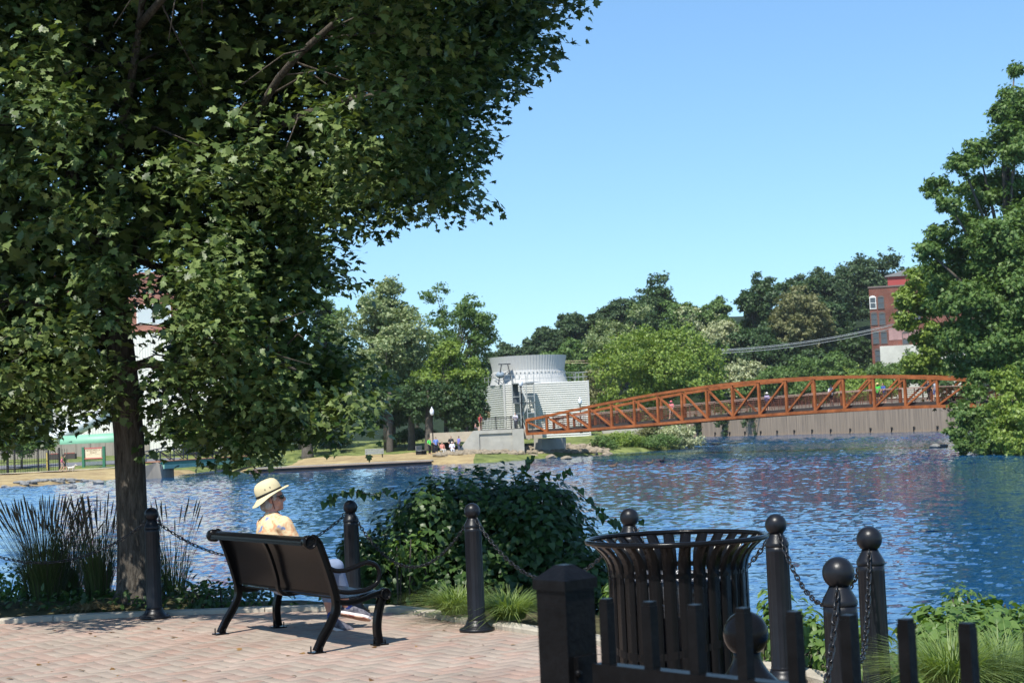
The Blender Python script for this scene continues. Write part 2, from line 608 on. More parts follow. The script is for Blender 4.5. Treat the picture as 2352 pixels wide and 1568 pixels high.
cand = cand[_inpoly(cand[:, 0], cand[:, 1], lim)]
N_ = len(cand)
hx_, hy_ = cand[:, 2] * U_ / 2 - gap_ / 2, cand[:, 3] * U_ / 2 - gap_ / 2
tz, ta, tb = rp_.normal(0, .0012, N_), rp_.normal(0, .010, N_), rp_.normal(0, .010, N_)
verts = []
for ins_, z_ in ((0.0, -.012), (0.0, -.0025), (.0035, 0.0)):
    for sx_, sy_ in ((-1, -1), (1, -1), (1, 1), (-1, 1)):
        lx, ly = sx_ * (hx_ - ins_), sy_ * (hy_ - ins_)
        verts.append(np.stack([cand[:, 0] + lx * ca_ - ly * sa_, cand[:, 1] + lx * sa_ + ly * ca_, z_ + tz + ta * lx + tb * ly], 1))
PV = np.stack(verts, 1).reshape(-1, 3)
ft = np.array([(8, 9, 10, 11)] + [(4 * r_ + i, 4 * r_ + (i + 1) % 4, 4 * r_ + 4 + (i + 1) % 4, 4 * r_ + 4 + i) for r_ in (0, 1) for i in range(4)])
PF = (ft[None] + (np.arange(N_) * 12)[:, None, None]).reshape(-1, 4)
me = bpy.data.meshes.new('plaza_paving')
me.vertices.add(len(PV)); me.vertices.foreach_set('co', PV.astype(np.float32).ravel())
me.loops.add(PF.size); me.loops.foreach_set('vertex_index', PF.astype(np.int32).ravel())
me.polygons.add(len(PF)); me.polygons.foreach_set('loop_start', (np.arange(len(PF)) * 4).astype(np.int32))
me.update(calc_edges=True)
tag(mesh_obj('plaza_paving', me, pvm), kind='structure')

mb = MB()
KH = 0.045
for i in range(len(e_in) - 1):
    g0, g1 = (.012 if i % 3 == 0 else 0), (.012 if i % 3 == 2 else 0)
    a, d = e_in[i].lerp(e_in[i + 1], g0), e_in[i].lerp(e_in[i + 1], 1 - g1)
    b_, c = e_out[i].lerp(e_out[i + 1], g0), e_out[i].lerp(e_out[i + 1], 1 - g1)
    up = Vector((0, 0, KH + .004 * math.sin(i * 2.1 // 3))); dn = Vector((0, 0, -0.3)); ch = Vector((0, 0, -.012))
    q = (b_ - a).normalized() * .012
    mb.add([a + dn, b_ + dn, c + dn, d + dn, a + up + ch, b_ + up + ch, c + up + ch, d + up + ch, a + up + q, b_ + up - q, c + up - q, d + up + q],
           [(11, 10, 9, 8), (8, 4, 7, 11), (9, 10, 6, 5), (4, 0, 3, 7), (5, 6, 2, 1), (0, 4, 8, 9, 5, 1), (3, 2, 6, 10, 11, 7)])
o = mb.build('kerb', M['kerb']); tag(o, kind='structure')

mb = MB()
offs = [(0.32, -0.03), (0.9, -0.03), (1.7, -0.08), (2.4, -0.7), (3.4, -1.7), (5.0, -2.2)]
ringsb = [offset(edge, d) for d, z in offs]
rngb = random.Random(5)
vs = []
for (d, z), rr in zip(offs, ringsb):
    for p in rr:
        zm = .14 * min(1, (-2.6 - p.x)) * (d > .4) if p.x < -2.6 and d < 2.0 else 0
        vs.append((p.x, p.y, z + zm + (rngb.uniform(-.04, .04) if d > 0.5 else 0)))
L = len(edge)
fs = []
for k in range(len(offs) - 1):
    for i in range(L - 1):
        fs.append((k * L + i, k * L + i + 1, (k + 1) * L + i + 1, (k + 1) * L + i))
mb.add(vs, fs, 0, True)
o = mb.build('bank_ground', M['soil']); tag(o, kind='structure')

# ------------------------------------------------------------------ water
wm = bpy.data.materials.new('river water')
wm.use_nodes = True
nt = wm.node_tree; n = nt.nodes; l = nt.links
b = n['Principled BSDF']
b.inputs['Base Color'].default_value = (0.004, 0.058, 0.160, 1)
b.inputs['Roughness'].default_value = 0.03
b.inputs['IOR'].default_value = 1.33
tc = n.new('ShaderNodeTexCoord')
mp = n.new('ShaderNodeMapping'); mp.inputs['Scale'].default_value = (0.75, 1.25, 1); mp.inputs['Rotation'].default_value = (0, 0, R(12))
l.new(tc.outputs['Object'], mp.inputs['Vector'])
n1 = n.new('ShaderNodeTexNoise'); n1.inputs['Scale'].default_value = 2.3; n1.inputs['Detail'].default_value = 3; n1.inputs['Roughness'].default_value = 0.55
n1.inputs['Distortion'].default_value = 0.4
n2 = n.new('ShaderNodeTexNoise'); n2.inputs['Scale'].default_value = 0.5; n2.inputs['Detail'].default_value = 2
n3 = n.new('ShaderNodeTexNoise'); n3.inputs['Scale'].default_value = 0.03; n3.inputs['Detail'].default_value = 3
for q in (n1, n2, n3):
    l.new(mp.outputs[0], q.inputs['Vector'])


def vmath(op, a, b_=None, sc=None):
    q = n.new('ShaderNodeVectorMath'); q.operation = op
    l.new(a, q.inputs[0])
    if isinstance(b_, tuple): q.inputs[1].default_value = b_
    elif b_ is not None: l.new(b_, q.inputs[1])
    if isinstance(sc, float): q.inputs['Scale'].default_value = sc
    elif sc is not None: l.new(sc, q.inputs['Scale'])
    return q.outputs[0]


# wave slopes taken straight from the noise, so that far ripples stay as steep as near ones
g = n.new('ShaderNodeMapRange'); g.inputs['From Min'].default_value = 0.36; g.inputs['From Max'].default_value = 0.60
g.inputs['To Min'].default_value = 0.45; g.inputs['To Max'].default_value = 1.0
l.new(n3.outputs['Fac'], g.inputs['Value'])
s1 = vmath('SCALE', vmath('SUBTRACT', n1.outputs['Color'], (.5, .5, .5)), sc=1.0)
s2 = vmath('SCALE', vmath('SUBTRACT', n2.outputs['Color'], (.5, .5, .5)), sc=0.22)
sl = vmath('SCALE', vmath('ADD', s1, s2), sc=g.outputs[0])
sl = vmath('MULTIPLY', sl, (0.22, 0.30, 0.0))
nr = vmath('NORMALIZE', vmath('ADD', sl, (0, 0, 1.0)))
l.new(nr, b.inputs['Normal'])
# real wind waves: many small sine trains running roughly the same way
rw_ = np.random.default_rng(77)
NW = 34
wl = np.exp(rw_.uniform(math.log(.20), math.log(.62), NW))
wa = rw_.normal(R(72), R(40), NW)
wk = 2 * np.pi / wl
wph = rw_.uniform(0, 2 * np.pi, NW)
wamp = .037 * wl / (2 * np.pi) * rw_.uniform(.5, 1.2, NW)


def waves(x, y, ls):
    gust = .50 + .45 * np.clip(.5 + .5 * (np.sin(x * .045 + y * .021 + 1) + np.sin(y * .075 - x * .02) + .8 * np.sin(x * .11 + y * .05)), 0, 1.2)
    z = np.zeros_like(x)
    for i in range(NW):
        z += ls * wamp[i] * np.sin(wk[i] / ls * (x * math.cos(wa[i]) + y * math.sin(wa[i])) + wph[i] + 1.2 * np.sin(x * .31 + i) * np.cos(y * .27 + 2 * i))
    return z * gust


WV = [np.array([(-260, 2, WATER - .07), (300, 2, WATER - .07), (300, 420, WATER - .07), (-260, 420, WATER - .07)])]
WF = [np.array([[0, 1, 2, 3]])]
k = 4
for y0, y1, cs, ls in ((14, 40, .06, 1.0), (40, 90, .11, 1.35), (90, 200, .22, 2.4), (200, 335, .55, 5.0)):
    hx_ = .37 * y1 + 5
    ax, ay = np.arange(-hx_, hx_, cs), np.arange(y0, y1 + cs * .5, cs)
    gx, gy = np.meshgrid(ax, ay)
    WV.append(np.stack([gx.ravel(), gy.ravel(), (WATER + waves(gx, gy, ls)).ravel()], 1))
    nxw = len(ax)
    ii = (np.arange(len(ay) - 1)[:, None] * nxw + np.arange(nxw - 1)[None, :]).ravel() + k
    WF.append(np.stack([ii, ii + 1, ii + nxw + 1, ii + nxw], 1))
    k += gx.size
WV = np.concatenate(WV); WF = np.concatenate(WF)
me = bpy.data.meshes.new('river_water')
me.vertices.add(len(WV)); me.vertices.foreach_set('co', WV.astype(np.float32).ravel())
me.loops.add(WF.size); me.loops.foreach_set('vertex_index', WF.astype(np.int32).ravel())
me.polygons.add(len(WF)); me.polygons.foreach_set('loop_start', (np.arange(len(WF)) * 4).astype(np.int32))
me.update(calc_edges=True)
me.polygons.foreach_set('use_smooth', np.ones(len(WF), bool))
me.materials.append(wm)
o = bpy.data.objects.new('river_water', me); C.objects.link(o); tag(o, kind='structure')

# ------------------------------------------------------------------ the far land
def xy(v): return (v.x, v.y)
SH = [(-300, 128)] + [xy(G(*q, WATER)) for q in ((-300, 1131), (0, 1121), (130, 1113), (265, 1101), (335, 1100), (372, 1098))]
SH += [(SH[-1][0] + 0.5, 172), (-28.0, 172)]
SH += [xy(G(*q, WATER)) for q in ((505, 1083), (578, 1088), (990, 1067), (1150, 1061), (1280, 1050), (1345, 1046), (1420, 1041), (1500, 1036), (1590, 1029))]
W1 = G(1590, 1004, WATER); W2 = G(2165, 991, WATER)
wd_ = (W2 - W1).normalized()
W3 = W2 + wd_ * 60
i_w = len(SH)
SH += [xy(W1), xy(W2), xy(W3), (300, W3.y), (300, 1200), (-300, 1200)]
RB = [(38, 141), (33.2, 120), (30.8, 110), (32, 100), (70, 88), (300, 70), (300, 165), (70, 165)]


def poly_sd(px, py, poly):
    px, py = np.asarray(px, float), np.asarray(py, float)
    ins = np.zeros(px.shape, bool)
    dist = np.full(px.shape, 1e9)
    k = len(poly)
    for i in range(k):
        x0, y0 = poly[i]; x1, y1 = poly[(i + 1) % k]
        dx, dy = x1 - x0, y1 - y0
        t = np.clip(((px - x0) * dx + (py - y0) * dy) / max(dx * dx + dy * dy, 1e-9), 0, 1)
        dist = np.minimum(dist, np.hypot(px - x0 - t * dx, py - y0 - t * dy))
        c = ((y0 > py) != (y1 > py))
        with np.errstate(divide='ignore', invalid='ignore'):
            xi = x0 + (py - y0) * dx / (dy if dy != 0 else 1e-9)
        ins ^= c & (px < xi)
    return np.where(ins, dist, -dist)


def sstep(t):
    t = np.clip(t, 0, 1)
    return t * t * (3 - 2 * t)


def hgt(x, y):
    x, y = np.asarray(x, float), np.asarray(y, float)
    s = np.maximum(poly_sd(x, y, SH), poly_sd(x, y, RB))
    plat = -0.72 + 1.5 * sstep((y - 150) / 52)
    wallside = (x > 20 + (y - 178) * 0.12) & (y > 170)
    # distance from the wall line only, for the land behind it
    nx, ny = -wd_.y, wd_.x
    dw = (x - W1.x) * nx + (y - W1.y) * ny
    plat_r = -0.4 + 1.6 * sstep((poly_sd(x, y, RB)) / 14)
    hill = 17 * sstep((y - 305) / 110) * sstep((x + 25) / 70) + 9 * sstep((y - 300) / 150) + 18 * sstep((y - 420) / 300)
    z_nat = -1.75 + 0.75 * np.clip(s / 1.5, -1, 1) + (plat + 1.0) * sstep((s - 1.2) / 7.0) + hill
    z_wall = np.where(dw > 2.4, 3.0, -2.6) + hill
    z_r = -1.75 + 0.75 * np.clip(s / 1.5, -1, 1) + (plat_r + 1.0) * sstep((s - 1.2) / 5.0)
    behind = (s > 0) & (dw > 0) & (x > W1.x - 3)
    inR = poly_sd(x, y, RB) > -1.5
    z = np.where(behind & ~inR, z_wall, np.where(inR, z_r, z_nat))
    return np.where(s < -1.5, -2.6, z)


def gz(x, y): return float(hgt(np.array([x]), np.array([y]))[0])


xs = np.concatenate([np.arange(-300, -70, 15), np.arange(-70, 112, 1.4), np.arange(112, 301, 14)])
ys = np.concatenate([np.arange(84, 200, 1.2), np.arange(200, 345, 2.5), np.arange(345, 620, 9), np.arange(620, 1201, 40)])
X_, Y_ = np.meshgrid(xs, ys)
rg = np.random.default_rng(3)
Z_ = hgt(X_, Y_)
Z_ = Z_ + rg.normal(size=Z_.shape) * 0.05 * (Z_ > -1.1)
nx_, ny_ = len(xs), len(ys)
mb = MB()
vsn = np.stack([X_.ravel(), Y_.ravel(), Z_.ravel()], 1)
mb.v = [tuple(p) for p in vsn]
for j in range(ny_ - 1):
    for i in range(nx_ - 1):
        a = j * nx_ + i
        zm = max(Z_[j, i], Z_[j + 1, i + 1], Z_[j + 1, i], Z_[j, i + 1])
        if zm < -2.5:
            continue
        mb.f.append((a, a + 1, a + nx_ + 1, a + nx_)); mb.sm.append(True)
        cx, cy = (xs[i] + xs[i + 1]) / 2, (ys[j] + ys[j + 1]) / 2
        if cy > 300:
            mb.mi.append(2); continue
        dry = (cx < -27 and cy < 162) or (-22 < cx < -3.5 and cy < 168)
        mb.mi.append(1 if dry else 0)
g_grass = mat('river grass', (0.085, 0.125, 0.035), 0.9, 0, 0.1, var=0.35, vscale=0.7, bump=0.6, bscale=4, col2=(0.17, 0.19, 0.06))
g_dry = mat('dry grass and dirt', (0.30, 0.215, 0.115), 0.95, 0, 0.1, var=0.2, vscale=0.6, bump=0.5, bscale=5, col2=(0.36, 0.28, 0.14))
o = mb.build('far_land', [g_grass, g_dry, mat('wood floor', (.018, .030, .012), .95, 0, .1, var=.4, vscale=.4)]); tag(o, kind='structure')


def strip(name, pts, w, m, lift=0.06):
    """a sheet that follows the ground"""
    mb = MB()
    pts = [Vector((p[0], p[1], 0)) for p in pts]
    fine = []
    for i in range(len(pts) - 1):
        k = max(1, int((pts[i + 1] - pts[i]).length / 1.5))
        fine += [pts[i].lerp(pts[i + 1], t / k) for t in range(k)]
    fine.append(pts[-1])
    vs, fs = [], []
    for i, p in enumerate(fine):
        t = (fine[min(i + 1, len(fine) - 1)] - fine[max(i - 1, 0)]).normalized()
        nrm = Vector((-t.y, t.x, 0))
        for s in (-0.5, 0, 0.5):
            q = p + nrm * (w * s)
            vs.append((q.x, q.y, gz(q.x, q.y) + lift))
    for i in range(len(fine) - 1):
        for s in (0, 1):
            fs.append((3 * i + s, 3 * i + s + 1, 3 * i + 4 + s, 3 * i + 3 + s))
    mb.add(vs, fs, 0, True)
    o = mb.build(name, m)
    return tag(o, kind='structure')


asphalt = mat('asphalt', (0.16, 0.16, 0.165), 0.9, 0, 0.2, var=0.12, vscale=3)
gravelly = mat('pale path', (0.42, 0.36, 0.28), 0.9, 0, 0.1, var=0.1, vscale=2)
strip('road', [(-90, 173), (-60, 173), (-37.5, 174)], 7.5, asphalt, 0.10)
strip('path', [(-90, 155), (-60, 156.5), (-44, 160), (-37.5, 165)], 1.5, gravelly, 0.14)
# ------------------------------------------------------------------ bollards and chains
def make_bollard(loc, rz, label):
    t = empty('bollard', loc, rz, label, 'bollard', 'ball-topped bollards round the plaza')
    MB().lathe([(.150, 0), (.150, .022), (.135, .030)], 32).lathe([(.132, .028), (.118, .036), (.098, .055), (.086, .080), (.080, .098)], 32).build('base', M['black_satin'], t)
    fl = .0065
    sh = MB()
    sh.lathe([(.0765, .096), (.0765, .106), (.0745, .112, 0), (.0745, .118, fl), (.0725, .825, fl), (.0725, .838, 0), (.0725, .872)], 48)
    for k in range(16):
        a = 2 * math.pi * (k + .5) / 16
        sh.ball((.0745 * math.cos(a), .0745 * math.sin(a), .112), .0035, 6, 4)
    sh.build('shaft', M['black_satin'], t)
    MB().lathe([(.0745, .870), (.0755, .874), (.0755, .889), (.0735, .893), (.069, .903), (.048, .940), (.044, .952)], 32).build('neck', M['black_satin'], t)
    MB().ball((0, 0, 1.008), .069, 32, 20).build('ball', M['black_satin'], t)
    return t


def ring_mesh(c, axis, r, w, n=14, k=6):
    axis = Vector(axis).normalized()
    a = axis.orthogonal().normalized(); b_ = axis.cross(a)
    return [Vector(c) + (a * math.cos(2 * math.pi * i / n) + b_ * math.sin(2 * math.pi * i / n)) * r for i in range(n)]


BLAB = {
    'L1': 'black ball-topped bollard left of the maple trunk at the plaza edge',
    'A': 'black ball-topped bollard standing just in front of the maple trunk',
    'B': 'black ball-topped bollard directly behind the bench with its long vine tip above it',
    'C': 'black ball-topped bollard between two light green grass tufts',
    'D': 'black ball-topped bollard with only ball and neck showing above the trash can rim',
    'E': 'black ball-topped bollard right beside the trash can',
    'F': 'rightmost ball-topped bollard, a chain hanging down its front',
    'G': 'largest and nearest chained bollard, seen low in front of its taller neighbour'}
for k in ('L1', 'A', 'B', 'C', 'D', 'E', 'F', 'G'):
    bt = make_bollard((*BOL[k], 0), 0.3 + 0.7 * len(BLAB[k]), BLAB[k])
    ks = list(BOL.keys()); i = ks.index(k)
    for nb in (ks[i - 1], ks[(i + 1) % len(ks)]):
        d = (Vector((*BOL[nb], 0)) - Vector((*BOL[k], 0))).normalized()
        d.rotate(Matrix.Rotation(-bt.rotation_euler.z, 3, 'Z'))
        c = d * .062 + Vector((0, 0, .935))
        hk = MB(); hk.tube(ring_mesh(c, d.cross(Vector((0, 0, 1))), .020, .005), .0050, 6, closed=True)
        hk.build('chain_ring', M['chain'], bt)


def chain(p0, p1, sag, label):
    p0, p1 = Vector(p0), Vector(p1)
    pts = []
    N = 300
    for i in range(N + 1):
        t = i / N
        p = p0.lerp(p1, t)
        p.z -= sag * 4 * t * (1 - t) * (0.82 + 0.18 * abs(2 * t - 1) ** 2 * 0 + 0.0) / 0.82
        pts.append(p)
    acc = [0]
    for i in range(N):
        acc.append(acc[-1] + (pts[i + 1] - pts[i]).length)
    pitch = 0.043
    n_l = int(acc[-1] / pitch)
    mb = MB()
    j = 0
    for q in range(n_l + 1):
        s = q * acc[-1] / n_l
        while j < N - 1 and acc[j + 1] < s:
            j += 1
        tt = (s - acc[j]) / max(acc[j + 1] - acc[j], 1e-6)
        c = pts[j].lerp(pts[j + 1], tt)
        d = (pts[j + 1] - pts[j]).normalized()
        side = d.cross(Vector((0, 0, 1))).normalized()
        nrm = side.cross(d)
        a = R(45) if q % 2 else R(-45)
        a += math.sin(q * 1.7) * .25
        w = side * math.cos(a) + nrm * math.sin(a)
        lp = []
        hl, hw = .0185, .0125
        for i in range(12):
            t = 2 * math.pi * i / 12
            ex = math.copysign(abs(math.cos(t)) ** .7, math.cos(t)); ey = math.copysign(abs(math.sin(t)) ** .7, math.sin(t))
            lp.append(c + d * (ex * (hl + .010)) + w * (ey * hw))
        mb.tube(lp, .0048, 5, closed=True)
    o = mb.build('chain', M['chain'])
    return tag(o, label, 'chain', 'chains slung between the bollards')


def hook(a, b_):
    d = (Vector((*BOL[b_], 0)) - Vector((*BOL[a], 0))).normalized()
    return Vector((*BOL[a], 0)) + d * .075 + Vector((0, 0, .918))


for a, b_, s, lab in (('L1', 'A', .33, 'black chain sagging past the tall dark grasses to the trunk side bollard'),
                      ('A', 'B', .36, 'black chain passing behind the bench back'),
                      ('B', 'C', .43, 'black chain sagging across the left half of the dark vine bush'),
                      ('C', 'D', .43, 'black chain sagging across the bush toward the fence post cap'),
                      ('D', 'E', .36, 'black chain rising behind the trash can'),
                      ('E', 'F', .34, 'black chain dropping right from the bollard beside the trash can'),
                      ('F', 'G', .42, 'black chain hanging down the front of the right hand bollard'),
                      ('G', 'H', .45, 'black chain of large links running down toward the pickets')):
    chain(hook(a, b_), hook(b_, a), s, lab)

# glossy post with ball finial behind the pickets
t = empty('finial_post', (*BOL['H'], 0), 0, 'glossy black ball finial on a flared post behind the pickets', 'post')
MB().ball((0, 0, 1.017), .0705, 40, 24).build('ball', M['black_paint'], t)
MB().lathe([(.10, .80), (.10, .865), (.092, .875), (.066, .90), (.050, .925), (.042, .95), (.044, .965)], 32).build('neck', M['black_paint'], t)
MB().lathe([(.16, 0), (.16, .03), (.10, .08), (.085, .12), (.085, .80)], 32).build('shaft', M['black_paint'], t)

# ------------------------------------------------------------------ picket fence in the near corner
fd = Vector((.0694, -.0743, 0)); fdn = fd.normalized()
f0 = Vector((.077, 2.875, 0))
frz = math.atan2(fdn.y, fdn.x)
fence = empty('picket_fence', f0, frz, 'black metal picket fence very near the camera, with a square capped post', 'fence')
mb = MB(); mb.box((0, 0, .695), (.074, .074, 1.39)); pst = mb.build('post', M['fence_paint'], fence)
mb = MB()
hw = .0415
mb.box((0, 0, 1.399), (2 * hw, 2 * hw, .018))
vs = [(-hw, -hw, 1.408), (hw, -hw, 1.408), (hw, hw, 1.408), (-hw, hw, 1.408), (-.012, -.012, 1.433), (.012, -.012, 1.433), (.012, .012, 1.433), (-.012, .012, 1.433)]
mb.add(vs, [(0, 1, 5, 4), (1, 2, 6, 5), (2, 3, 7, 6), (3, 0, 4, 7), (4, 5, 6, 7)])
mb.build('cap', M['fence_paint'], pst)
NP = 12
mb = MB(); mb.box(((.049 + .102 * (NP + .5)) / 2 + .0245, 0, 1.245), (.102 * (NP + .5) - .049, .028, .036)); mb.build('rail', M['fence_paint'], fence)
mb = MB(); mb.box(((.049 + .102 * (NP + .5)) / 2 + .0245, 0, .17), (.102 * (NP + .5) - .049, .028, .036)); mb.build('rail', M['fence_paint'], fence)
mb = MB(); mb.box((.042, 0, 1.245), (.012, .046, .056)).ball((.048, -.024, 1.245), .007, 8, 6); mb.build('bracket', M['fence_paint'], fence)
for k in range(NP):
    mb = MB()
    mb.box((.102 * (k + 1), 0, .715), (.0195, .0195, 1.31))
    mb.box((.102 * (k + 1), 0, 1.3735), (.0175, .0175, .007))
    mb.build('picket', M['fence_paint'], fence)

# ------------------------------------------------------------------ trash can
TC = P(1553, 1236, 8.0)
can = empty('trash_can', (TC.x, TC.y, 0), .1, 'black slatted metal trash can with a flared rim and a bag inside', 'trash can')
NS = 30
rim_z, rim_r, bod_r = 1.10, .452, .352
prof = [(.352, .10), (.352, .5), (.352, .93), (.353, .962), (.359, .992), (.374, 1.023), (.400, 1.054), (.433, 1.082), (rim_r, rim_z - .002)]
mb = MB()
for k in range(NS):
    a0 = 2 * math.pi * k / NS
    vs, fs = [], []
    for (r, z) in prof:
        w = (.0625 - .007 * (r - .352) / .1) / r / 2
        for s in (-1, 1):
            for th in (0, .006):
                a = a0 + s * w
                vs.append(((r - th) * math.cos(a), (r - th) * math.sin(a), z))
    for i in range(len(prof) - 1):
        q, p_ = 4 * i, 4 * (i + 1)
        fs += [(q + 0, q + 2, p_ + 2, p_ + 0), (q + 3, q + 1, p_ + 1, p_ + 3), (q + 2, q + 3, p_ + 3, p_ + 2), (q + 1, q + 0, p_ + 0, p_ + 1)]
    mb.add(vs, fs, 0, True)
mb.build('slats', M['black_paint'], can)
for q, (z0, z1, am) in enumerate(((.10, .16, 0), (.42, .46, .035), (.565, .60, -.035), (.93, .955, 0))):
    mb = MB(); vs = []; nn_ = 120           # webs joining the slats, leaving rows of slots of staggered length
    for j in range(nn_):
        a = 2 * math.pi * j / nn_; st = am * math.sin(2 * a)
        for r, z in ((.3515, z0), (.3515, z1), (.3465, z1), (.3465, z0)):
            vs.append((r * math.cos(a), r * math.sin(a), z + st))
    fs = []
    for j in range(nn_):
        for e in range(4):
            fs.append((4 * j + e, 4 * ((j + 1) % nn_) + e, 4 * ((j + 1) % nn_) + (e + 1) % 4, 4 * j + (e + 1) % 4))
    mb.add(vs, fs); mb.build('slot_band', M['black_paint'], can)
mb = MB(); mb.tube([(rim_r * math.cos(2 * math.pi * i / 64), rim_r * math.sin(2 * math.pi * i / 64), rim_z) for i in range(64)], .0135, 10, closed=True); mb.build('rim', M['black_paint'], can)
mb = MB(); mb.lathe([(.30, .06), (.36, .06), (.36, .10), (.30, .10)], 40); mb.build('base', M['black_paint'], can)
mb = MB(); mb.lathe([(.29, .11), (.305, .55), (.32, .84)], 40); mb.f = [f for f in mb.f if len(f) == 4]; mb.mi = mb.mi[:len(mb.f)]; mb.sm = mb.sm[:len(mb.f)]
lin = mb.build('liner', mat('liner plastic', (.012, .013, .02), .4), can)
rng = np.random.default_rng(8)
mb = MB(); vs, fs = [], []
nb_ = 72
rows = [(.326, .74), (.330, .80), (.333, .86), (.336, .902), (.328, .915), (.312, .90), (.29, .82)]
for r, z in rows:
    for j in range(nb_):
        a = 2 * math.pi * j / nb_
        rr = r + .007 * math.sin(j * 2.6 + z * 9) * rng.uniform(.2, 1.2)
        vs.append((rr * math.cos(a), rr * math.sin(a), z + .01 * math.sin(j * .9) * rng.uniform(0, 1)))
for i in range(len(rows) - 1):
    for j in range(nb_):
        fs.append((i * nb_ + j, i * nb_ + (j + 1) % nb_, (i + 1) * nb_ + (j + 1) % nb_, (i + 1) * nb_ + j))
mb.add(vs, fs, 0, True)
bagm = mat('clear plastic bag', (.06, .063, .07), .16, 0, .6, bump=.6, bscale=30, var=.8, vscale=14)
mb.build('bag', bagm, can)

# ------------------------------------------------------------------ park bench
BL = Vector((-2.655, 13.98, 0)); BR = Vector((-1.62, 12.50, 0))
bu = (BR - BL).normalized()
brz = math.atan2(bu.y, bu.x)
BLEN = (BR - BL).length
bench = empty('park_bench', BL, brz, 'black cast metal bench with scrolled arms, seen from behind, a woman sitting on it', 'bench')
# local axes: x along the bench, y forward (towards the water), z up


def band(path, w, th, x, mb, th2=None):
    """sweep a rectangle (w across the bench, th in the profile plane) along a y-z path at x"""
    k = len(path)
    vs, fs = [], []
    for i, (y, z) in enumerate(path):
        y0, z0 = path[max(i - 1, 0)]; y1, z1 = path[min(i + 1, k - 1)]
        d = Vector((0, y1 - y0, z1 - z0)).normalized()
        nn = Vector((0, -d.z, d.y))
        tk = th if th2 is None else th + (th2 - th) * i / (k - 1)
        for sx, sn in ((-1, -1), (1, -1), (1, 1), (-1, 1)):
            vs.append(Vector((x + sx * w / 2, y, z)) + nn * (sn * tk / 2))
    for i in range(k - 1):
        for j in range(4):
            fs.append((4 * i + j, 4 * i + (j + 1) % 4, 4 * i + 4 + (j + 1) % 4, 4 * i + 4 + j))
    fs += [(3, 2, 1, 0), (4 * k - 4, 4 * k - 3, 4 * k - 2, 4 * k - 1)]
    mb.add(vs, fs)


def smooth2(ps, n=5):
    v = catmull([Vector((p[0], p[1], 0)) for p in ps], n)
    return [(q.x, q.y) for q in v]


def ibeam(path, x, mb, th, w=.05):
    """flanged casting: a slim web with two wider flanges"""
    band(path, .018, th, x, mb)
    k = len(path)
    for s in (-1, 1):
        q = []
        for i, (y, z) in enumerate(path):
            y0, z0 = path[max(i - 1, 0)]; y1, z1 = path[min(i + 1, k - 1)]
            d = Vector((0, y1 - y0, z1 - z0)).normalized()
            q.append((y - d.z * s * th / 2, z + d.y * s * th / 2))
        band(q, w, .012, x, mb)


rear = smooth2([(-.02, .012), (.03, .10), (.10, .20), (.155, .30), (.165, .40), (.135, .53), (.085, .69), (.045, .80), (.02, .86), (-.03, .905)])
front = smooth2([(.545, .012), (.53, .13), (.545, .25), (.585, .37)])
under = smooth2([(.16, .385), (.26, .365), (.38, .375), (.48, .40), (.575, .42)])
arm = smooth2([(.115, .655), (.17, .628), (.25, .622), (.36, .645), (.46, .668), (.54, .640), (.572, .575), (.55, .505), (.48, .462), (.38, .445), (.28, .445), (.19, .462)])
for xe in (0.0, BLEN):
    mb = MB()
    ibeam(rear, xe, mb, .046)
    ibeam(front, xe, mb, .046)
    ibeam(under, xe, mb, .030, .042)
    for y in (-.02, .548):
        mb.box((xe, y, .006), (.10, .115, .012))
        mb.tube([(xe - .03, y - .035, .012), (xe - .03, y - .035, .055)], .006, 6)
        mb.tube([(xe + .03, y + .035, .012), (xe + .03, y + .035, .05)], .006, 6)
    mb.build('end_frame', M['black_paint'], bench)
    mb = MB(); pts = [(xe, y, z) for y, z in arm]
    mb.tube(pts, [.019] * len(pts), 10)
    mb.build('armrest', M['black_paint'], bench)
    for nm, (y, z, r) in (('back_scroll', (-.055, .868, .055)), ('front_scroll', (.61, .405, .047))):
        mb = MB()
        s = 1 if xe > 0 else -1
        rot = Matrix.Rotation(R(90) * s, 3, 'Y')
        prof = [(r * .2, -.034), (r, -.034), (r, .032), (r * .86, .038), (r * .78, .030), (r * .70, .022), (r * .30, .024), (0.0001, .026)]
        q = MB(); q.lathe(prof, 28)
        for i in range(40):
            a = i * 2.4; rr = r * .66 * math.sqrt(i / 40)
            q.ball((rr * math.cos(a), rr * math.sin(a), .024), .0042, 5, 4)
        q.v = [tuple(rot @ Vector(p) + Vector((xe, y, z))) for p in q.v]
        q.build(nm, M['black_paint'], bench)
mb = MB()
sup = smooth2([(.30, .385), (.17, .385), (.115, .43), (.10, .53), (.055, .69), (.012, .80), (-.03, .865)])
band(sup, .045, .026, BLEN / 2, mb)
mb.build('centre_support', M['black_paint'], bench)
seatp = smooth2([(.175, .412), (.24, .400), (.36, .402), (.50, .424), (.575, .432), (.617, .405), (.60, .365)], 4)
backp = smooth2([(.165, .425), (.145, .52), (.105, .69), (.062, .80), (.018, .868), (-.04, .905), (-.092, .885), (-.098, .845)], 4)
for nm, pth in (('seat', seatp), ('backrest', backp)):
    mb = MB()
    ns_ = int((BLEN - .07) / .0225)
    for i in range(ns_):
        x = .04 + i * (BLEN - .08) / (ns_ - 1)
        band(pth, .0205, .006, x, mb)
    for (y, z) in (pth[1], pth[len(pth) // 2], pth[-2]):
        mb.box((BLEN / 2, y, z - .006), (BLEN - .06, .014, .010))
    mb.build(nm, M['black_paint'], bench)

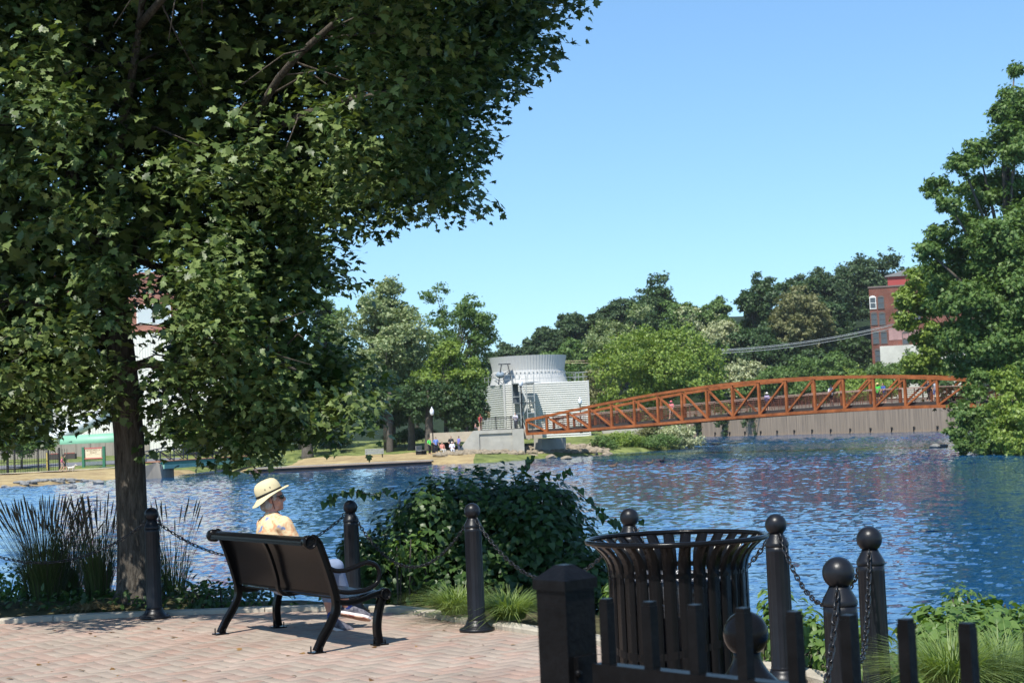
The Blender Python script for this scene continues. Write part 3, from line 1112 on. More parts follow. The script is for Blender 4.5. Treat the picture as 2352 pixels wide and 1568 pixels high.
# ------------------------------------------------------------------ people
def remeshed(mb, name, m, parent, voxel, smooth=4):
    o = mb.build(name, m, parent)
    md = o.modifiers.new('join', 'REMESH')
    md.mode = 'VOXEL'; md.voxel_size = voxel; md.use_smooth_shade = True
    if smooth:
        s = o.modifiers.new('smooth', 'SMOOTH'); s.iterations = smooth; s.factor = .5
    return o


skinw = mat('warm skin', (0.46, 0.21, 0.145), .55, 0, .35, var=.10, vscale=14, bump=.06, bscale=70, col2=(.52, .27, .19))  # reddish skin tone, varied at random with a lighter one
hatm = mat('hat canvas', (0.62, 0.53, 0.33), .9, 0, .1, var=.05, vscale=20, bump=.12, bscale=300)
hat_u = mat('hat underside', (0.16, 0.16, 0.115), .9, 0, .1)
hairm = mat('grey hair', (0.42, 0.38, 0.35), .7, 0, .3, var=.35, vscale=45, bump=1.0, bscale=70, stretch=(1, 1, .25))
shirt = bpy.data.materials.new('printed shirt')
shirt.use_nodes = True
nt = shirt.node_tree; n = nt.nodes; l = nt.links
b = n['Principled BSDF']; b.inputs['Roughness'].default_value = .9; b.inputs['Specular IOR Level'].default_value = .1
tc = n.new('ShaderNodeTexCoord')
def _noise(sc, det, dist=0):
    q = n.new('ShaderNodeTexNoise'); q.inputs['Scale'].default_value = sc; q.inputs['Detail'].default_value = det; q.inputs['Distortion'].default_value = dist
    l.new(tc.outputs['Object'], q.inputs['Vector']); return q
def _mixc(fac, a, bcol, lo, hi):
    mr = n.new('ShaderNodeMapRange'); mr.inputs['From Min'].default_value = lo; mr.inputs['From Max'].default_value = hi
    l.new(fac, mr.inputs['Value'])
    q = n.new('ShaderNodeMix'); q.data_type = 'RGBA'
    l.new(mr.outputs[0], q.inputs[0])
    if isinstance(a, tuple): q.inputs[6].default_value = (*a, 1)
    else: l.new(a, q.inputs[6])
    q.inputs[7].default_value = (*bcol, 1)
    return q.outputs[2]
c_ = _mixc(_noise(16, 8, 1.5).outputs['Fac'], (.70, .53, .31), (.64, .31, .16), .45, .64)
c_ = _mixc(_noise(9, 2, .8).outputs['Fac'], c_, (.20, .26, .42), .62, .67)
c_ = _mixc(_noise(11, 4, 2).outputs['Color'], c_, (.70, .68, .38), .60, .70)
l.new(c_, b.inputs['Base Color'])

# woman on the bench, built in the bench's own axes then set in the world
wrz = brz
W0 = BL + bu * .55 + Vector((-bu.y, bu.x, 0)) * .085 + Vector((0, 0, -.035))
person = empty('person', W0, wrz, 'woman in sun hat, sunglasses and printed shirt sitting on the black bench', 'person')
# joints (x along bench, y forward, z up)
hipL, hipR = Vector((-.09, .27, .50)), Vector((.09, .27, .50))
waist = Vector((0, .235, .66)); chest = Vector((0, .20, .90)); neck0 = Vector((-.005, .165, 1.055)); neck1 = Vector((-.02, .170, 1.125))
head = Vector((-.03, .185, 1.215))
shL, shR = Vector((-.165, .19, 1.00)), Vector((.165, .19, 1.00))
elL, elR = Vector((-.235, .25, .74)), Vector((.25, .27, .74))
wrL, wrR = Vector((-.10, .44, .655)), Vector((.12, .46, .66))
knL, knR = Vector((-.07, .70, .53)), Vector((.13, .69, .585))
anL, anR = Vector((.10, .67, .115)), Vector((.075, .83, .21))
toeL, toeR = Vector((.16, .84, .045)), Vector((.165, 1.02, .155))
bm_ = MB()
bm_.capsule(hipL, hipR, .115, .115)
bm_.capsule((hipL + hipR) / 2, waist, .125, .120).capsule(waist, chest, .125, .135)
bm_.capsule(shL, shR, .062, .062).capsule(chest, neck0, .10, .058)
bm_.capsule(neck0, neck1, .056, .054).capsule(neck1, head, .056, .07)
for a, b2, c2 in ((shL, elL, wrL), (shR, elR, wrR)):
    bm_.capsule(a, b2, .050, .040).capsule(b2, c2, .039, .027)
for a, b2, c2 in ((hipL, knL, anL), (hipR, knR, anR)):
    bm_.capsule(a, b2, .088, .060)
    mid = b2.lerp(c2, .35) + Vector((0, -.02, 0))
    bm_.capsule(b2, mid, .056, .055).capsule(mid, c2, .055, .036)
for an, to in ((anL, toeL), (anR, toeR)):
    bm_.capsule(an, an.lerp(to, .30), .034, .024)
# hands resting in the lap: palm, four fingers of different length and a thumb each
for w, s in ((wrL, 1), (wrR, -1)):
    d = (Vector((.02 * s, .16, -.02))).normalized(); sd_ = Vector((1, -.1, 0)) * s
    palm = w + d * .055
    bm_.capsule(w, palm, .024, .027).capsule(palm + sd_ * .018, palm - sd_ * .018, .022, .022)
    for q, L_ in enumerate((.062, .072, .068, .052)):
        b0 = palm + d * .03 + sd_ * (.026 - .0175 * q)
        k1 = b0 + d * L_ * .55 + Vector((0, 0, .004)); k2 = k1 + d * L_ * .45 + Vector((0, 0, -.028))
        bm_.capsule(b0, k1, .0092, .0085, 8).capsule(k1, k2, .0085, .0072, 8)
    t0 = palm + sd_ * .028 - d * .015; t1 = t0 + sd_ * .022 + d * .03; t2 = t1 + d * .03 + Vector((0, 0, -.012))
    bm_.capsule(t0, t1, .011, .010, 8).capsule(t1, t2, .010, .008, 8)
# head: skull, jaw, nose, lips, chin, brow, ear
hy = Vector((.46, .9, 0)).normalized()          # face direction, turned a little to the bench's right
hx = Vector((hy.y, -hy.x, 0))
def HP(a, f, z): return head + hx * a + hy * f + Vector((0, 0, z))
hr = Matrix((hx, hy, Vector((0, 0, 1)))).transposed()
bm_.ball(HP(0, -.012, .035), (.076, .098, .095), 20, 14, rot=hr)
bm_.ball(HP(0, .030, -.035), (.062, .066, .075), 18, 12, rot=hr)
bm_.capsule(HP(-.035, .03, -.085), HP(.035, .03, -.085), .028, .028).capsule(HP(0, .055, -.088), HP(0, .078, -.082), .026, .020)
bm_.capsule(HP(-.03, .075, .032), HP(.03, .075, .032), .018, .018)
bm_.capsule(HP(0, .086, .022), HP(0, .108, -.012), .010, .0145).ball(HP(0, .100, -.018), (.017, .016, .011), 10, 8, rot=hr)
bm_.capsule(HP(-.018, .086, -.044), HP(.018, .086, -.044), .010, .010).capsule(HP(-.016, .084, -.057), HP(.016, .084, -.057), .010, .010)
for s in (-1, 1):
    bm_.ball(HP(.045 * s, .058, -.025), (.022, .022, .026), 10, 8)
    bm_.ball(HP(.078 * s, -.012, -.012), (.012, .020, .034), 10, 8, rot=hr)
remeshed(bm_, 'body', skinw, person, .0062, 3)
# hair under the hat
hb = MB()
hb.ball(HP(0, -.042, -.012), (.080, .074, .080), 20, 12, rot=hr)
hb.ball(HP(0, -.062, -.070), (.062, .045, .042), 14, 10, rot=hr)
for s in (-1, 1):
    hb.ball(HP(.062 * s, -.035, -.055), (.026, .042, .045), 12, 8, rot=hr)
    hb.ball(HP(.070 * s, .018, .020), (.014, .026, .045), 10, 8, rot=hr)
remeshed(hb, 'hair', hairm, person, .006, 2)
# shirt
sb = MB()
sb.capsule((hipL + hipR) / 2 + Vector((-.06, -.01, .06)), (hipL + hipR) / 2 + Vector((.06, -.01, .06)), .142, .142)
sb.capsule(waist + Vector((-.05, 0, 0)), chest + Vector((-.06, -.005, -.02)), .130, .128).capsule(waist + Vector((.05, 0, 0)), chest + Vector((.06, -.005, -.02)), .130, .128)
sb.capsule(shL + Vector((0, -.01, -.02)), shR + Vector((0, -.01, -.02)), .083, .083).capsule(chest, neck0 + Vector((0, -.01, -.025)), .12, .082)
sb.ball(chest + Vector((0, .09, -.03)), (.13, .08, .10), 16, 10)
for a, b2 in ((shL, elL), (shR, elR)):
    sb.capsule(a + Vector((0, 0, -.01)), a.lerp(b2, .85), .080, .080)
sb.ball(chest + Vector((0, -.03, .0)), (.20, .135, .20), 20, 14).ball(waist + Vector((0, 0, .03)), (.185, .15, .20), 18, 12)
so = remeshed(sb, 'shirt', shirt, person, .008, 14)
# folds in the cloth
tx = bpy.data.textures.new('folds', 'CLOUDS'); tx.noise_scale = .07
dm = so.modifiers.new('folds', 'DISPLACE'); dm.texture = tx; dm.strength = .007; dm.mid_level = .5
# capri trousers and shoes
tm = cloth('pale blue denim', (.20, .25, .36))
tb = MB()
for a, b2, c2 in ((hipL, knL, anL), (hipR, knR, anR)):
    tb.capsule(a, b2, .105, .080)
    tb.capsule(b2, b2.lerp(c2, .55), .074, .068)
tb.capsule(hipL, hipR, .128, .128)
remeshed(tb, 'trousers', tm, person, .009, 4)
shoe_m = mat('shoe leather mesh', (.045, .045, .075), .55, 0, .4, var=.5, vscale=24, col2=(.16, .15, .17))
sole_m = mat('shoe sole', (.72, .66, .64), .7)
sole2_m = mat('red outsole', (.42, .10, .085), .7, var=.4, vscale=18, col2=(.44, .30, .2))
sock_m = mat('sock', (.03, .05, .22), .9)
for an, to, tw in ((anL, toeL, 0.25), (anR, toeR, -.95)):
    d = (to - an); d.z *= 1; d = d.normalized()
    rt = d.cross(Vector((0, 0, 1))).normalized(); up = rt.cross(d)
    up2 = up * math.cos(tw * .5) + rt * math.sin(tw * .5); rt = d.cross(up2).normalized(); up = up2
    heel = an - d * .055 - up * .045
    def SP(f, s, u): return heel + d * f + rt * s + up * u
    sb2 = MB()
    sb2.capsule(SP(.03, 0, .035), SP(.10, 0, .040), .037, .040).capsule(SP(.10, 0, .036), SP(.20, .004, .022), .042, .037).capsule(SP(.20, .004, .02), SP(.243, .004, .016), .037, .026)
    sb2.capsule(SP(.035, 0, .05), SP(.035, 0, .088), .036, .038)
    sh_ = remeshed(sb2, 'shoe', shoe_m, person, .006, 3)
    outl = [(0, -.028), (0, .028), (.06, .034), (.13, .034), (.19, .044), (.245, .034), (.275, .008), (.27, -.018), (.23, -.038), (.17, -.042), (.08, -.032)]
    q = MB(); q.prism([SP(f, s, .004) for f, s in outl], up * -.022); q.build('sole', sole_m, sh_)
    q = MB(); q.prism([SP(f * .98 + .003, s * .95, -.018) for f, s in outl], up * -.009); q.build('outsole', sole2_m, sh_)
    q = MB(); q.capsule(an + Vector((0, 0, .005)), an.lerp(an + (Vector((0, -.1, .4))).normalized() * .05, 1), .0435, .044); q.build('sock', sock_m, sh_)
# hat: crown, band, wide brim turned up at the front and down at the back
tilt = Matrix.Rotation(R(22), 3, hx)      # crown tipped back
def HT(p): return HP(0, -.020, .035) + tilt @ (hr @ Vector(p))
cn = 40
mb = MB(); vs, fs = [], []
rows = [(.104, .006), (.108, .035), (.106, .062), (.098, .092), (.082, .114), (.055, .128), (.02, .133)]
for r, z in rows:
    for j in range(cn):
        a = 2 * math.pi * j / cn
        wob = 1 + .012 * math.sin(5 * a + z * 40)
        vs.append(HT((r * .90 * wob * math.cos(a), r * 1.08 * wob * math.sin(a), z)))
for i in range(len(rows) - 1):
    for j in range(cn):
        fs.append((i * cn + j, i * cn + (j + 1) % cn, (i + 1) * cn + (j + 1) % cn, (i + 1) * cn + j))
fs.append([(len(rows) - 1) * cn + j for j in range(cn)])
mb.add(vs, fs, 0, True)
hat = mb.build('hat', hatm, person)
mb = MB(); vs, fs = [], []
brows = [(.098, .010), (.122, .005), (.148, -.002), (.168, -.004), (.172, -.007)]
for lay, dz in ((0, 0), (1, -.0035)):
    for r, z in brows:
        for j in range(cn):
            a = 2 * math.pi * j / cn
            k = (r - .098) / .09
            f_ = math.sin(a); sd_ = abs(math.cos(a))
            zz = z + dz - .055 * k * max(0, -f_) ** 1.3 + .020 * k * max(0, f_) - .016 * k * sd_ ** 2 + .010 * k * math.sin(3 * a + .6)
            vs.append(HT((r * .93 * math.cos(a), r * 1.06 * math.sin(a), zz)))
nb = len(brows) * cn
for lay in (0, 1):
    for i in range(len(brows) - 1):
        for j in range(cn):
            q = (i * cn + j, i * cn + (j + 1) % cn, (i + 1) * cn + (j + 1) % cn, (i + 1) * cn + j)
            q = tuple(x + lay * nb for x in q)
            fs.append(q if lay == 1 else q[::-1])
mb.v = [tuple(p) for p in vs]
half = len(fs) // 2
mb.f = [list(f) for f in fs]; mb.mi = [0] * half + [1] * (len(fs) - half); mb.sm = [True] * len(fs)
for j in range(cn):
    a, b2 = (len(brows) - 1) * cn + j, (len(brows) - 1) * cn + (j + 1) % cn
    mb.f.append([a, b2, b2 + nb, a + nb]); mb.mi.append(1); mb.sm.append(False)
mb.build('brim', [hatm, hat_u], hat)
mb = MB(); vs, fs = [], []
for z in (.004, .024):
    for j in range(cn):
        a = 2 * math.pi * j / cn
        vs.append(HT((.111 * .90 * math.cos(a), .111 * 1.08 * math.sin(a), z)))
for j in range(cn):
    fs.append((j, (j + 1) % cn, cn + (j + 1) % cn, cn + j))
mb.add(vs, fs, 0, True); mb.build('hat_band', M['black_matt'], hat)
for a_, z_ in ((-2.6, .052), (-.15, .056), (.25, .058), (3.0, .055)):
    mb = MB(); mb.ball(HT((.108 * .91 * math.cos(a_), .108 * 1.09 * math.sin(a_), z_)), .0055, 8, 6)
    mb.build('eyelet', hat_u, hat)
mb = MB()
for s in (-1, 1):
    mb.tube([HP(.090 * s, -.01, .03), HP(.082 * s, .005, -.03), HP(.062 * s, .02, -.09), HP(.025 * s, .06, -.135), HP(.0, .068, -.150)], .0028, 6)
mb.tube([HP(0, .066, -.148), HP(.004, .075, -.168)], .0055, 6)
mb.tube([HP(.0, .074, -.15), HP(.02, .10, -.165), HP(.03, .09, -.19)], .0022, 5)
mb.build('chin_cord', M['black_matt'], hat)
# sunglasses
gm = mat('dark lens', (.006, .006, .007), .08, 0, .6)
mb = MB()
for s in (-1, 1):
    c = HP(.034 * s, .092, .012)
    mb.ball(c, (.029, .008, .022), 16, 10, rot=hr @ Matrix.Rotation(R(-16) * s, 3, 'Z'))
    mb.tube([HP(.062 * s, .080, .018), HP(.078 * s, .03, .014), HP(.081 * s, -.015, .006)], .0035, 6)
    mb.ball(HP(.064 * s, .076, .012), (.004, .014, .016), 10, 8, rot=hr)
mb.tube([HP(-.010, .100, .016), HP(.010, .100, .016)], .003, 6)
mb.build('sunglasses', gm, person)

# fallen leaves and bits on the paving
rl_ = np.random.default_rng(15)
nl_ = 90
fx = rl_.uniform(-6, .3, nl_); fy = rl_.uniform(9.0, 15.2, nl_)
me = leaf_mesh('fallen_leaves', np.stack([fx, fy, np.full(nl_, .006)], 1), rl_.normal(0, .25, (nl_, 3)) + np.array([0, 0, 1]), rl_.uniform(.02, .06, nl_), *MAPLE_LEAF, rl_)
tag(mesh_obj('fallen_leaves', me, leaf_mat('dry fallen leaf', (.12, .06, .02), (.30, .17, .06), trans=.1)), 'scattered dry leaf scraps on the brick paving', None, None, 'stuff')
# ------------------------------------------------------------------ the big maple
rng = np.random.default_rng(21)
maple = empty('maple_tree', (P(316, 1395, 16.5).x, 16.5, -.03), 0, 'large dark maple overhanging the left half, its trunk behind a bollard', 'tree')
mo = maple.location.copy()
leafm = leaf_mat('maple leaf', (0.022, 0.052, 0.010), (0.190, 0.250, 0.085), trans=.20, rough=.42, spec=.30, skew=.55)


def px_path(lst):
    return [P(a, b_, Y) - mo for a, b_, Y in lst]


mb = MB()
tr = px_path([(316, 1420, 16.5), (313, 1396, 16.5), (310, 1340, 16.5), (307, 1260, 16.5), (302, 1150, 16.5), (296, 1000, 16.5), (284, 880, 16.5), (272, 780, 16.5), (264, 700, 16.5), (258, 640, 16.5)])
mb.tube(tr, [.30, .235, .19, .168, .158, .155, .156, .15, .145, .135], 20, True)
# root flare
for a_ in (0.4, 1.7, 2.9, 3.9, 5.2):
    mb.tube([Vector((.10 * math.cos(a_), .10 * math.sin(a_), .45)), Vector((.19 * math.cos(a_), .19 * math.sin(a_), .15)), Vector((.34 * math.cos(a_), .34 * math.sin(a_), -.04))], [.05, .075, .05], 8)
limbs = [
    ([(258, 650, 16.5), (215, 580, 16.3), (185, 500, 16.1), (165, 380, 16.0), (150, 200, 15.9), (145, 0, 15.8), (150, -250, 15.8)], .105),
    ([(260, 660, 16.5), (300, 590, 16.7), (330, 500, 16.9), (345, 360, 17.0), (350, 200, 17.1), (380, 0, 17.2), (420, -250, 17.2)], .10),
    ([(215, 580, 16.3), (250, 430, 15.9), (290, 250, 15.4), (320, 60, 15.0), (340, -150, 14.6)], .07),
    ([(288, 850, 16.45), (330, 835, 16.3), (380, 838, 16.1), (450, 830, 15.9), (530, 820, 15.7), (600, 815, 15.5), (680, 850, 15.4)], .055),
    ([(268, 800, 16.5), (230, 770, 16.3), (170, 730, 16.0), (90, 700, 15.7), (0, 690, 15.4)], .05),
    ([(330, 500, 16.9), (420, 420, 16.6), (540, 360, 16.2), (660, 280, 15.9), (800, 230, 15.6), (960, 200, 15.4), (1100, 120, 15.3)], .065),
    ([(345, 380, 17.0), (480, 330, 17.3), (600, 310, 17.6), (740, 330, 17.9), (880, 400, 17.9)], .05),
    ([(340, 430, 17.0), (430, 480, 17.2), (560, 560, 17.4), (680, 640, 17.4), (760, 720, 17.4)], .05),
    ([(165, 380, 16.0), (90, 300, 15.6), (-40, 250, 15.2)], .05),
    ([(300, 590, 16.7), (420, 640, 17.2), (520, 720, 17.6), (600, 840, 17.7), (660, 930, 17.6)], .045),
    ([(540, 360, 16.2), (640, 180, 15.2), (760, 60, 14.6), (900, -60, 14.2), (1050, -120, 14.0)], .045),
    ([(320, 60, 15.0), (420, -60, 14.0), (520, -200, 13.0)], .045),
]
for pts, r in limbs:
    q = catmull(px_path(pts), 3)
    rr = [r * (1 - .72 * i / (len(q) - 1)) for i in range(len(q))]
    mb.tube(q, rr, 10)
# crown: sprays of leaves filling a rounded volume. Outline as the tree's own silhouette at 16 m
poly = np.array([(-420, -900), (300, -1150), (900, -850), (1250, -420), (1360, -120), (1315, 10), (1270, 60), (1275, 130), (1200, 160), (1185, 225), (1115, 270), (1112, 340), (1060, 370), (1110, 400),
                 (1095, 470), (1010, 492), (900, 500), (850, 540), (775, 520), (735, 490), (770, 560), (800, 600), (805, 660), (750, 640), (705, 660), (690, 720), (740, 770), (840, 800), (880, 840), (845, 880), (850, 930), (825, 990), (770, 985),
                 (700, 1005), (640, 1000), (600, 1030), (545, 1050), (520, 1030), (480, 1020), (430, 1000), (345, 1000), (300, 965), (250, 975), (205, 985), (165, 950), (135, 955), (95, 1000), (0, 1015), (-160, 1050), (-420, 980)], float)
holes = [(338, 615, 42, 26, 1.0), (350, 700, 45, 55, .86), (335, 795, 42, 60, .93), (345, 920, 38, 70, .55), (470, 905, 75, 50, .45), (540, 870, 40, 40, .5), (185, 985, 60, 35, .8), (228, 720, 16, 40, .8), (400, 950, 60, 40, .3), (290, 830, 45, 130, .85), (290, 980, 50, 60, .8)]


def in_poly(px, py, pg):
    ins = np.zeros(px.shape, bool)
    k = len(pg)
    for i in range(k):
        x0, y0 = pg[i]; x1, y1 = pg[(i + 1) % k]
        c = (y0 > py) != (y1 > py)
        xi = x0 + (py - y0) * (x1 - x0) / (y1 - y0 if y1 != y0 else 1e-9)
        ins ^= c & (px < xi)
    return ins


def edge_d(px, py, pg):
    dist = np.full(px.shape, 1e9)
    k = len(pg)
    for i in range(k):
        x0, y0 = pg[i]; x1, y1 = pg[(i + 1) % k]
        dx, dy = x1 - x0, y1 - y0
        t = np.clip(((px - x0) * dx + (py - y0) * dy) / (dx * dx + dy * dy), 0, 1)
        dist = np.minimum(dist, np.hypot(px - x0 - t * dx, py - y0 - t * dy))
    return dist


NSPR = 7600
px = rng.uniform(-420, 1360, NSPR * 4); py = rng.uniform(-1150, 1050, NSPR * 4)
k = in_poly(px, py, poly)
px, py = px[k][:NSPR], py[k][:NSPR]
ux, uy = rng.uniform(-420, 1300, 9000), rng.uniform(-1100, -60, 9000)
ku = in_poly(ux, uy, poly); px, py = np.concatenate([px, ux[ku][:3600]]), np.concatenate([py, uy[ku][:3600]])  # extra unseen sprays above the frame, added to deepen the shade below
ed = edge_d(px, py, poly)
keep = ed > 8
for hx_, hy_, a_, b_, pr in holes:
    inside = ((px - hx_) / a_) ** 2 + ((py - hy_) / b_) ** 2 < 1
    keep &= ~(inside & (rng.random(len(px)) < pr))
px, py, ed = px[keep], py[keep], ed[keep]
# half depth of the crown grows from its outline inwards
half = np.clip(.35 + 3.9 * (1 - (1 - np.clip(ed / 620, 0, 1)) ** 2.2), .35, 3.8)
u_ = rng.uniform(-1, 1, len(px))
u_ = np.sign(u_) * np.abs(u_) ** .75
top = np.clip((160 - py) / 420, 0, 1)          # unseen upper crown shaped to reach forward and shade the leaves below
Yd = 16.1 - 0.5 * top + half * u_ * np.where(u_ < 0, 1 + .42 * top, 1)
base = np.array([P(a, b_, y) for a, b_, y in zip(px, py, Yd)])
sx_, sy_ = base[:, 0] + .274 * base[:, 2], base[:, 1] + .588 * base[:, 2]      # crown cut back so its shadow misses the bench and plaza
ok = (sy_ > np.where(sx_ < -3.6, 14.3, 15.1) + np.where(py > -60, .6, 0)) | (base[:, 2] < 1.0)  # visible sprays set farther back so the upper ones shade them
px, py, base = px[ok], py[ok], base[ok]
# gaps cut along the sun direction to light chosen sprays on the near side
sd3 = np.array(SDIR)
kill = np.zeros(len(px), bool)
shafts = []
for gx, gy, gr in ((120, 130, .34), (230, 150, .34), (370, 90, .36), (450, 130, .36), (560, 170, .36), (640, 210, .36), (710, 240, .32), (200, 270, .30), (480, 330, .36), (430, 380, .32), (690, 300, .32), (830, 470, .36), (430, 560, .32), (470, 650, .36),
                   (30, 680, .34), (90, 790, .34), (290, 930, .34), (860, 960, .30)):
    near = np.hypot(px - gx, py - gy) < 45
    if near.sum() < 3: continue
    c = base[near]; c = c[np.argsort(c[:, 1])[: max(1, len(c) // 4)]].mean(0)
    v = base - c; t = v @ sd3; dd = np.linalg.norm(v - t[:, None] * sd3, axis=1)
    shafts.append((c, gr + .22))


def in_shaft(pts):
    k_ = np.zeros(len(pts), bool)
    for c, gr in shafts:
        v = pts - c; t = v @ sd3
        k_ |= (np.linalg.norm(v - t[:, None] * sd3, axis=1) < gr * (1 + .02 * t)) & (t > .22)
    return k_


n_per = rng.integers(17, 34, len(px))
idx = np.repeat(np.arange(len(px)), n_per)
NL = len(idx)
# each spray is a flat, slightly drooping plate of leaves
tilt_n = np.stack([rng.normal(0, .30, len(px)), rng.normal(-.25, .30, len(px)), np.ones(len(px))], 1)
tilt_n /= np.linalg.norm(tilt_n, axis=1, keepdims=True)
ang = rng.uniform(0, 2 * np.pi, NL); rad = .29 * np.sqrt(rng.uniform(0, 1, NL)) * rng.uniform(.7, 1.25, len(px))[idx]
e1 = np.cross(tilt_n, np.array([0, 1.0, 0])); e1 /= np.linalg.norm(e1, axis=1, keepdims=True)
e2 = np.cross(tilt_n, e1)
cen = base[idx] + e1[idx] * (rad * np.cos(ang))[:, None] + e2[idx] * (rad * np.sin(ang))[:, None]
cen += tilt_n[idx] * rng.normal(0, .07, NL)[:, None]
cen[:, 2] -= .9 * rad ** 2
out = e1[idx] * np.cos(ang)[:, None] + e2[idx] * np.sin(ang)[:, None]
nor = tilt_n[idx] + out * .35 + rng.normal(0, .38, (NL, 3))
tdir = out + rng.normal(0, .5, (NL, 3)) + np.array([0, -.1, -.35])
fr = ~in_shaft(cen); cen, nor, tdir = cen[fr], nor[fr], tdir[fr]
me = leaf_mesh('crown', cen - np.array(mo), nor, rng.uniform(.052, .104, len(cen)), *MAPLE_LEAF, rng, tdir)
mesh_obj('crown', me, leafm, maple)

# larger leaves added inside the crown to block sun and sky
ni = 46000
px_, py_ = rng.uniform(-420, 1300, ni * 2), rng.uniform(-1100, 1020, ni * 2)
kk = in_poly(px_, py_, poly); px_, py_ = px_[kk][:ni], py_[kk][:ni]
ed_ = edge_d(px_, py_, poly); kk = ed_ > 45
for hx_, hy_, a_, b_, pr in holes:
    kk &= ~((((px_ - hx_) / (a_ * 1.25)) ** 2 + ((py_ - hy_) / (b_ * 1.25)) ** 2 < 1) & (rng.random(len(px_)) < pr + .1))
px_, py_, ed_ = px_[kk], py_[kk], ed_[kk]
hf = np.clip(.2 + 2.6 * (1 - (1 - np.clip(ed_ / 620, 0, 1)) ** 2.2), .2, 2.6)
yy = 16.4 + hf * rng.uniform(-.55, 1, len(px_))
ci = np.array([P(a, b_, y) for a, b_, y in zip(px_, py_, yy)])
oki = ~in_shaft(ci) & (ci[:, 1] + .588 * ci[:, 2] > 16.0)
ci = ci[oki]
me = leaf_mesh('crown_light_block', ci - np.array(mo), rng.normal(0, .6, ci.shape) + np.array([0, -.3, .8]), rng.uniform(.11, .19, len(ci)), *MAPLE_LEAF, rng)
mesh_obj('crown_light_block', me, leafm, maple)
# fine twigs
rr_ = random.Random(4)
for i in range(230):
    pts, r = limbs[rr_.randrange(len(limbs))]
    q = px_path(pts)
    j = rr_.randrange(1, len(q))
    p = q[j - 1].lerp(q[j], rr_.random())
    d = Vector((rr_.uniform(-1, 1), rr_.uniform(-1, 1), rr_.uniform(-.5, .6))).normalized()
    L_ = rr_.uniform(.5, 1.4)
    p1 = p + d * L_ * .5 + Vector((0, 0, rr_.uniform(-.05, .1))); p2 = p1 + d * L_ * .4 + Vector((rr_.uniform(-.2, .2), rr_.uniform(-.2, .2), -rr_.uniform(.05, .35)))
    if np.min(np.linalg.norm(base - np.array(p2 + mo), axis=1)) < .28:
        mb.tube([p, p1, p2], [.013, .009, .004], 5)
mb.build('trunk', M['bark'], maple)

# ------------------------------------------------------------------ vine-grown bush behind the bollards
vine_m = leaf_mat('vine leaf', (0.022, 0.055, 0.014), (0.060, 0.115, 0.028), trans=.28, rough=.42)
vine_l = leaf_mat('pale vine leaf', (0.07, 0.14, 0.03), (0.14, 0.22, 0.05), trans=.32, rough=.45)


def scatter_on(blobs, n, rng, shell=(.72, 1.03)):
    w = np.array([b_[3] * b_[4] for b_ in blobs]); idx = rng.choice(len(blobs), n, p=w / w.sum())
    B = np.array(blobs)[idx]
    d = rand_dirs(rng, n)
    s = rng.uniform(*shell, (n, 1))
    cen = B[:, :3] + d * s * np.stack([B[:, 3], B[:, 3], B[:, 4]], 1)
    return cen, d


def bush(name, label, blobs, n, size, m, leaf, seed, base, twigs=10, up=.5, group=None, cat='bush'):
    rng = np.random.default_rng(seed)
    t = empty(name, base, 0, label, cat, group)
    b0 = np.array(base)
    cen, d = scatter_on(blobs, n, rng, (.55, 1.04))
    lump = np.sin(cen[:, 0] * 7 + seed) * np.sin(cen[:, 1] * 6.1) * np.sin(cen[:, 2] * 8.3 + 1)
    cen = cen + d * (lump * .09)[:, None]
    k = cen[:, 2] > -1.2
    cen, d = cen[k], d[k]
    nor = d * .9 + np.array([0, -.1, up]) + rng.normal(0, .38, cen.shape)
    td = np.array([0, 0, -1.0]) + rng.normal(0, .6, cen.shape) + d * .5
    me = leaf_mesh('foliage', cen - b0, nor, rng.uniform(.65, 1.2, len(cen)) * size, *leaf, rng, td)
    mesh_obj('foliage', me, m, t)
    mb = MB()
    r2 = random.Random(seed)
    for i in range(twigs):
        bl = blobs[r2.randrange(len(blobs))]
        p1 = Vector(bl[:3]) + Vector((r2.uniform(-1, 1) * bl[3], r2.uniform(-1, 1) * bl[3], r2.uniform(-.2, .8) * bl[4])) * .8
        p0 = Vector((r2.uniform(-.15, .15) + base[0] * .6 + p1.x * .4, base[1] * .6 + p1.y * .4, base[2]))
        mb.tube([p0 - Vector(base), (p0.lerp(p1, .6) + Vector((0, 0, .1))) - Vector(base), p1 - Vector(base)], [.014, .010, .005], 5)
    mb.build('stems', M['bark'], t)
    return t


cb = P(1080, 1390, 16.6)
bl = [(-.85, 16.6, .28, .75, .72), (-.25, 16.9, .50, .85, .80), (.30, 16.4, .30, .68, .80), (-1.3, 16.4, .10, .58, .50), (.75, 15.6, -.05, .45, .60), (-.3, 16.4, .0, 1.0, .6), (-1.55, 16.3, .45, .28, .25), (-.70, 16.5, .78, .52, .42), (.30, 16.6, .80, .50, .42)]
bush('vine_bush', 'big dark bush overgrown with heart-leaved vines behind the bollard chains', [(q[0] - .12,) + q[1:] for q in bl], 28000, .076, vine_m, HEART_LEAF, 31, (-.4, 16.6, -.4), 26)
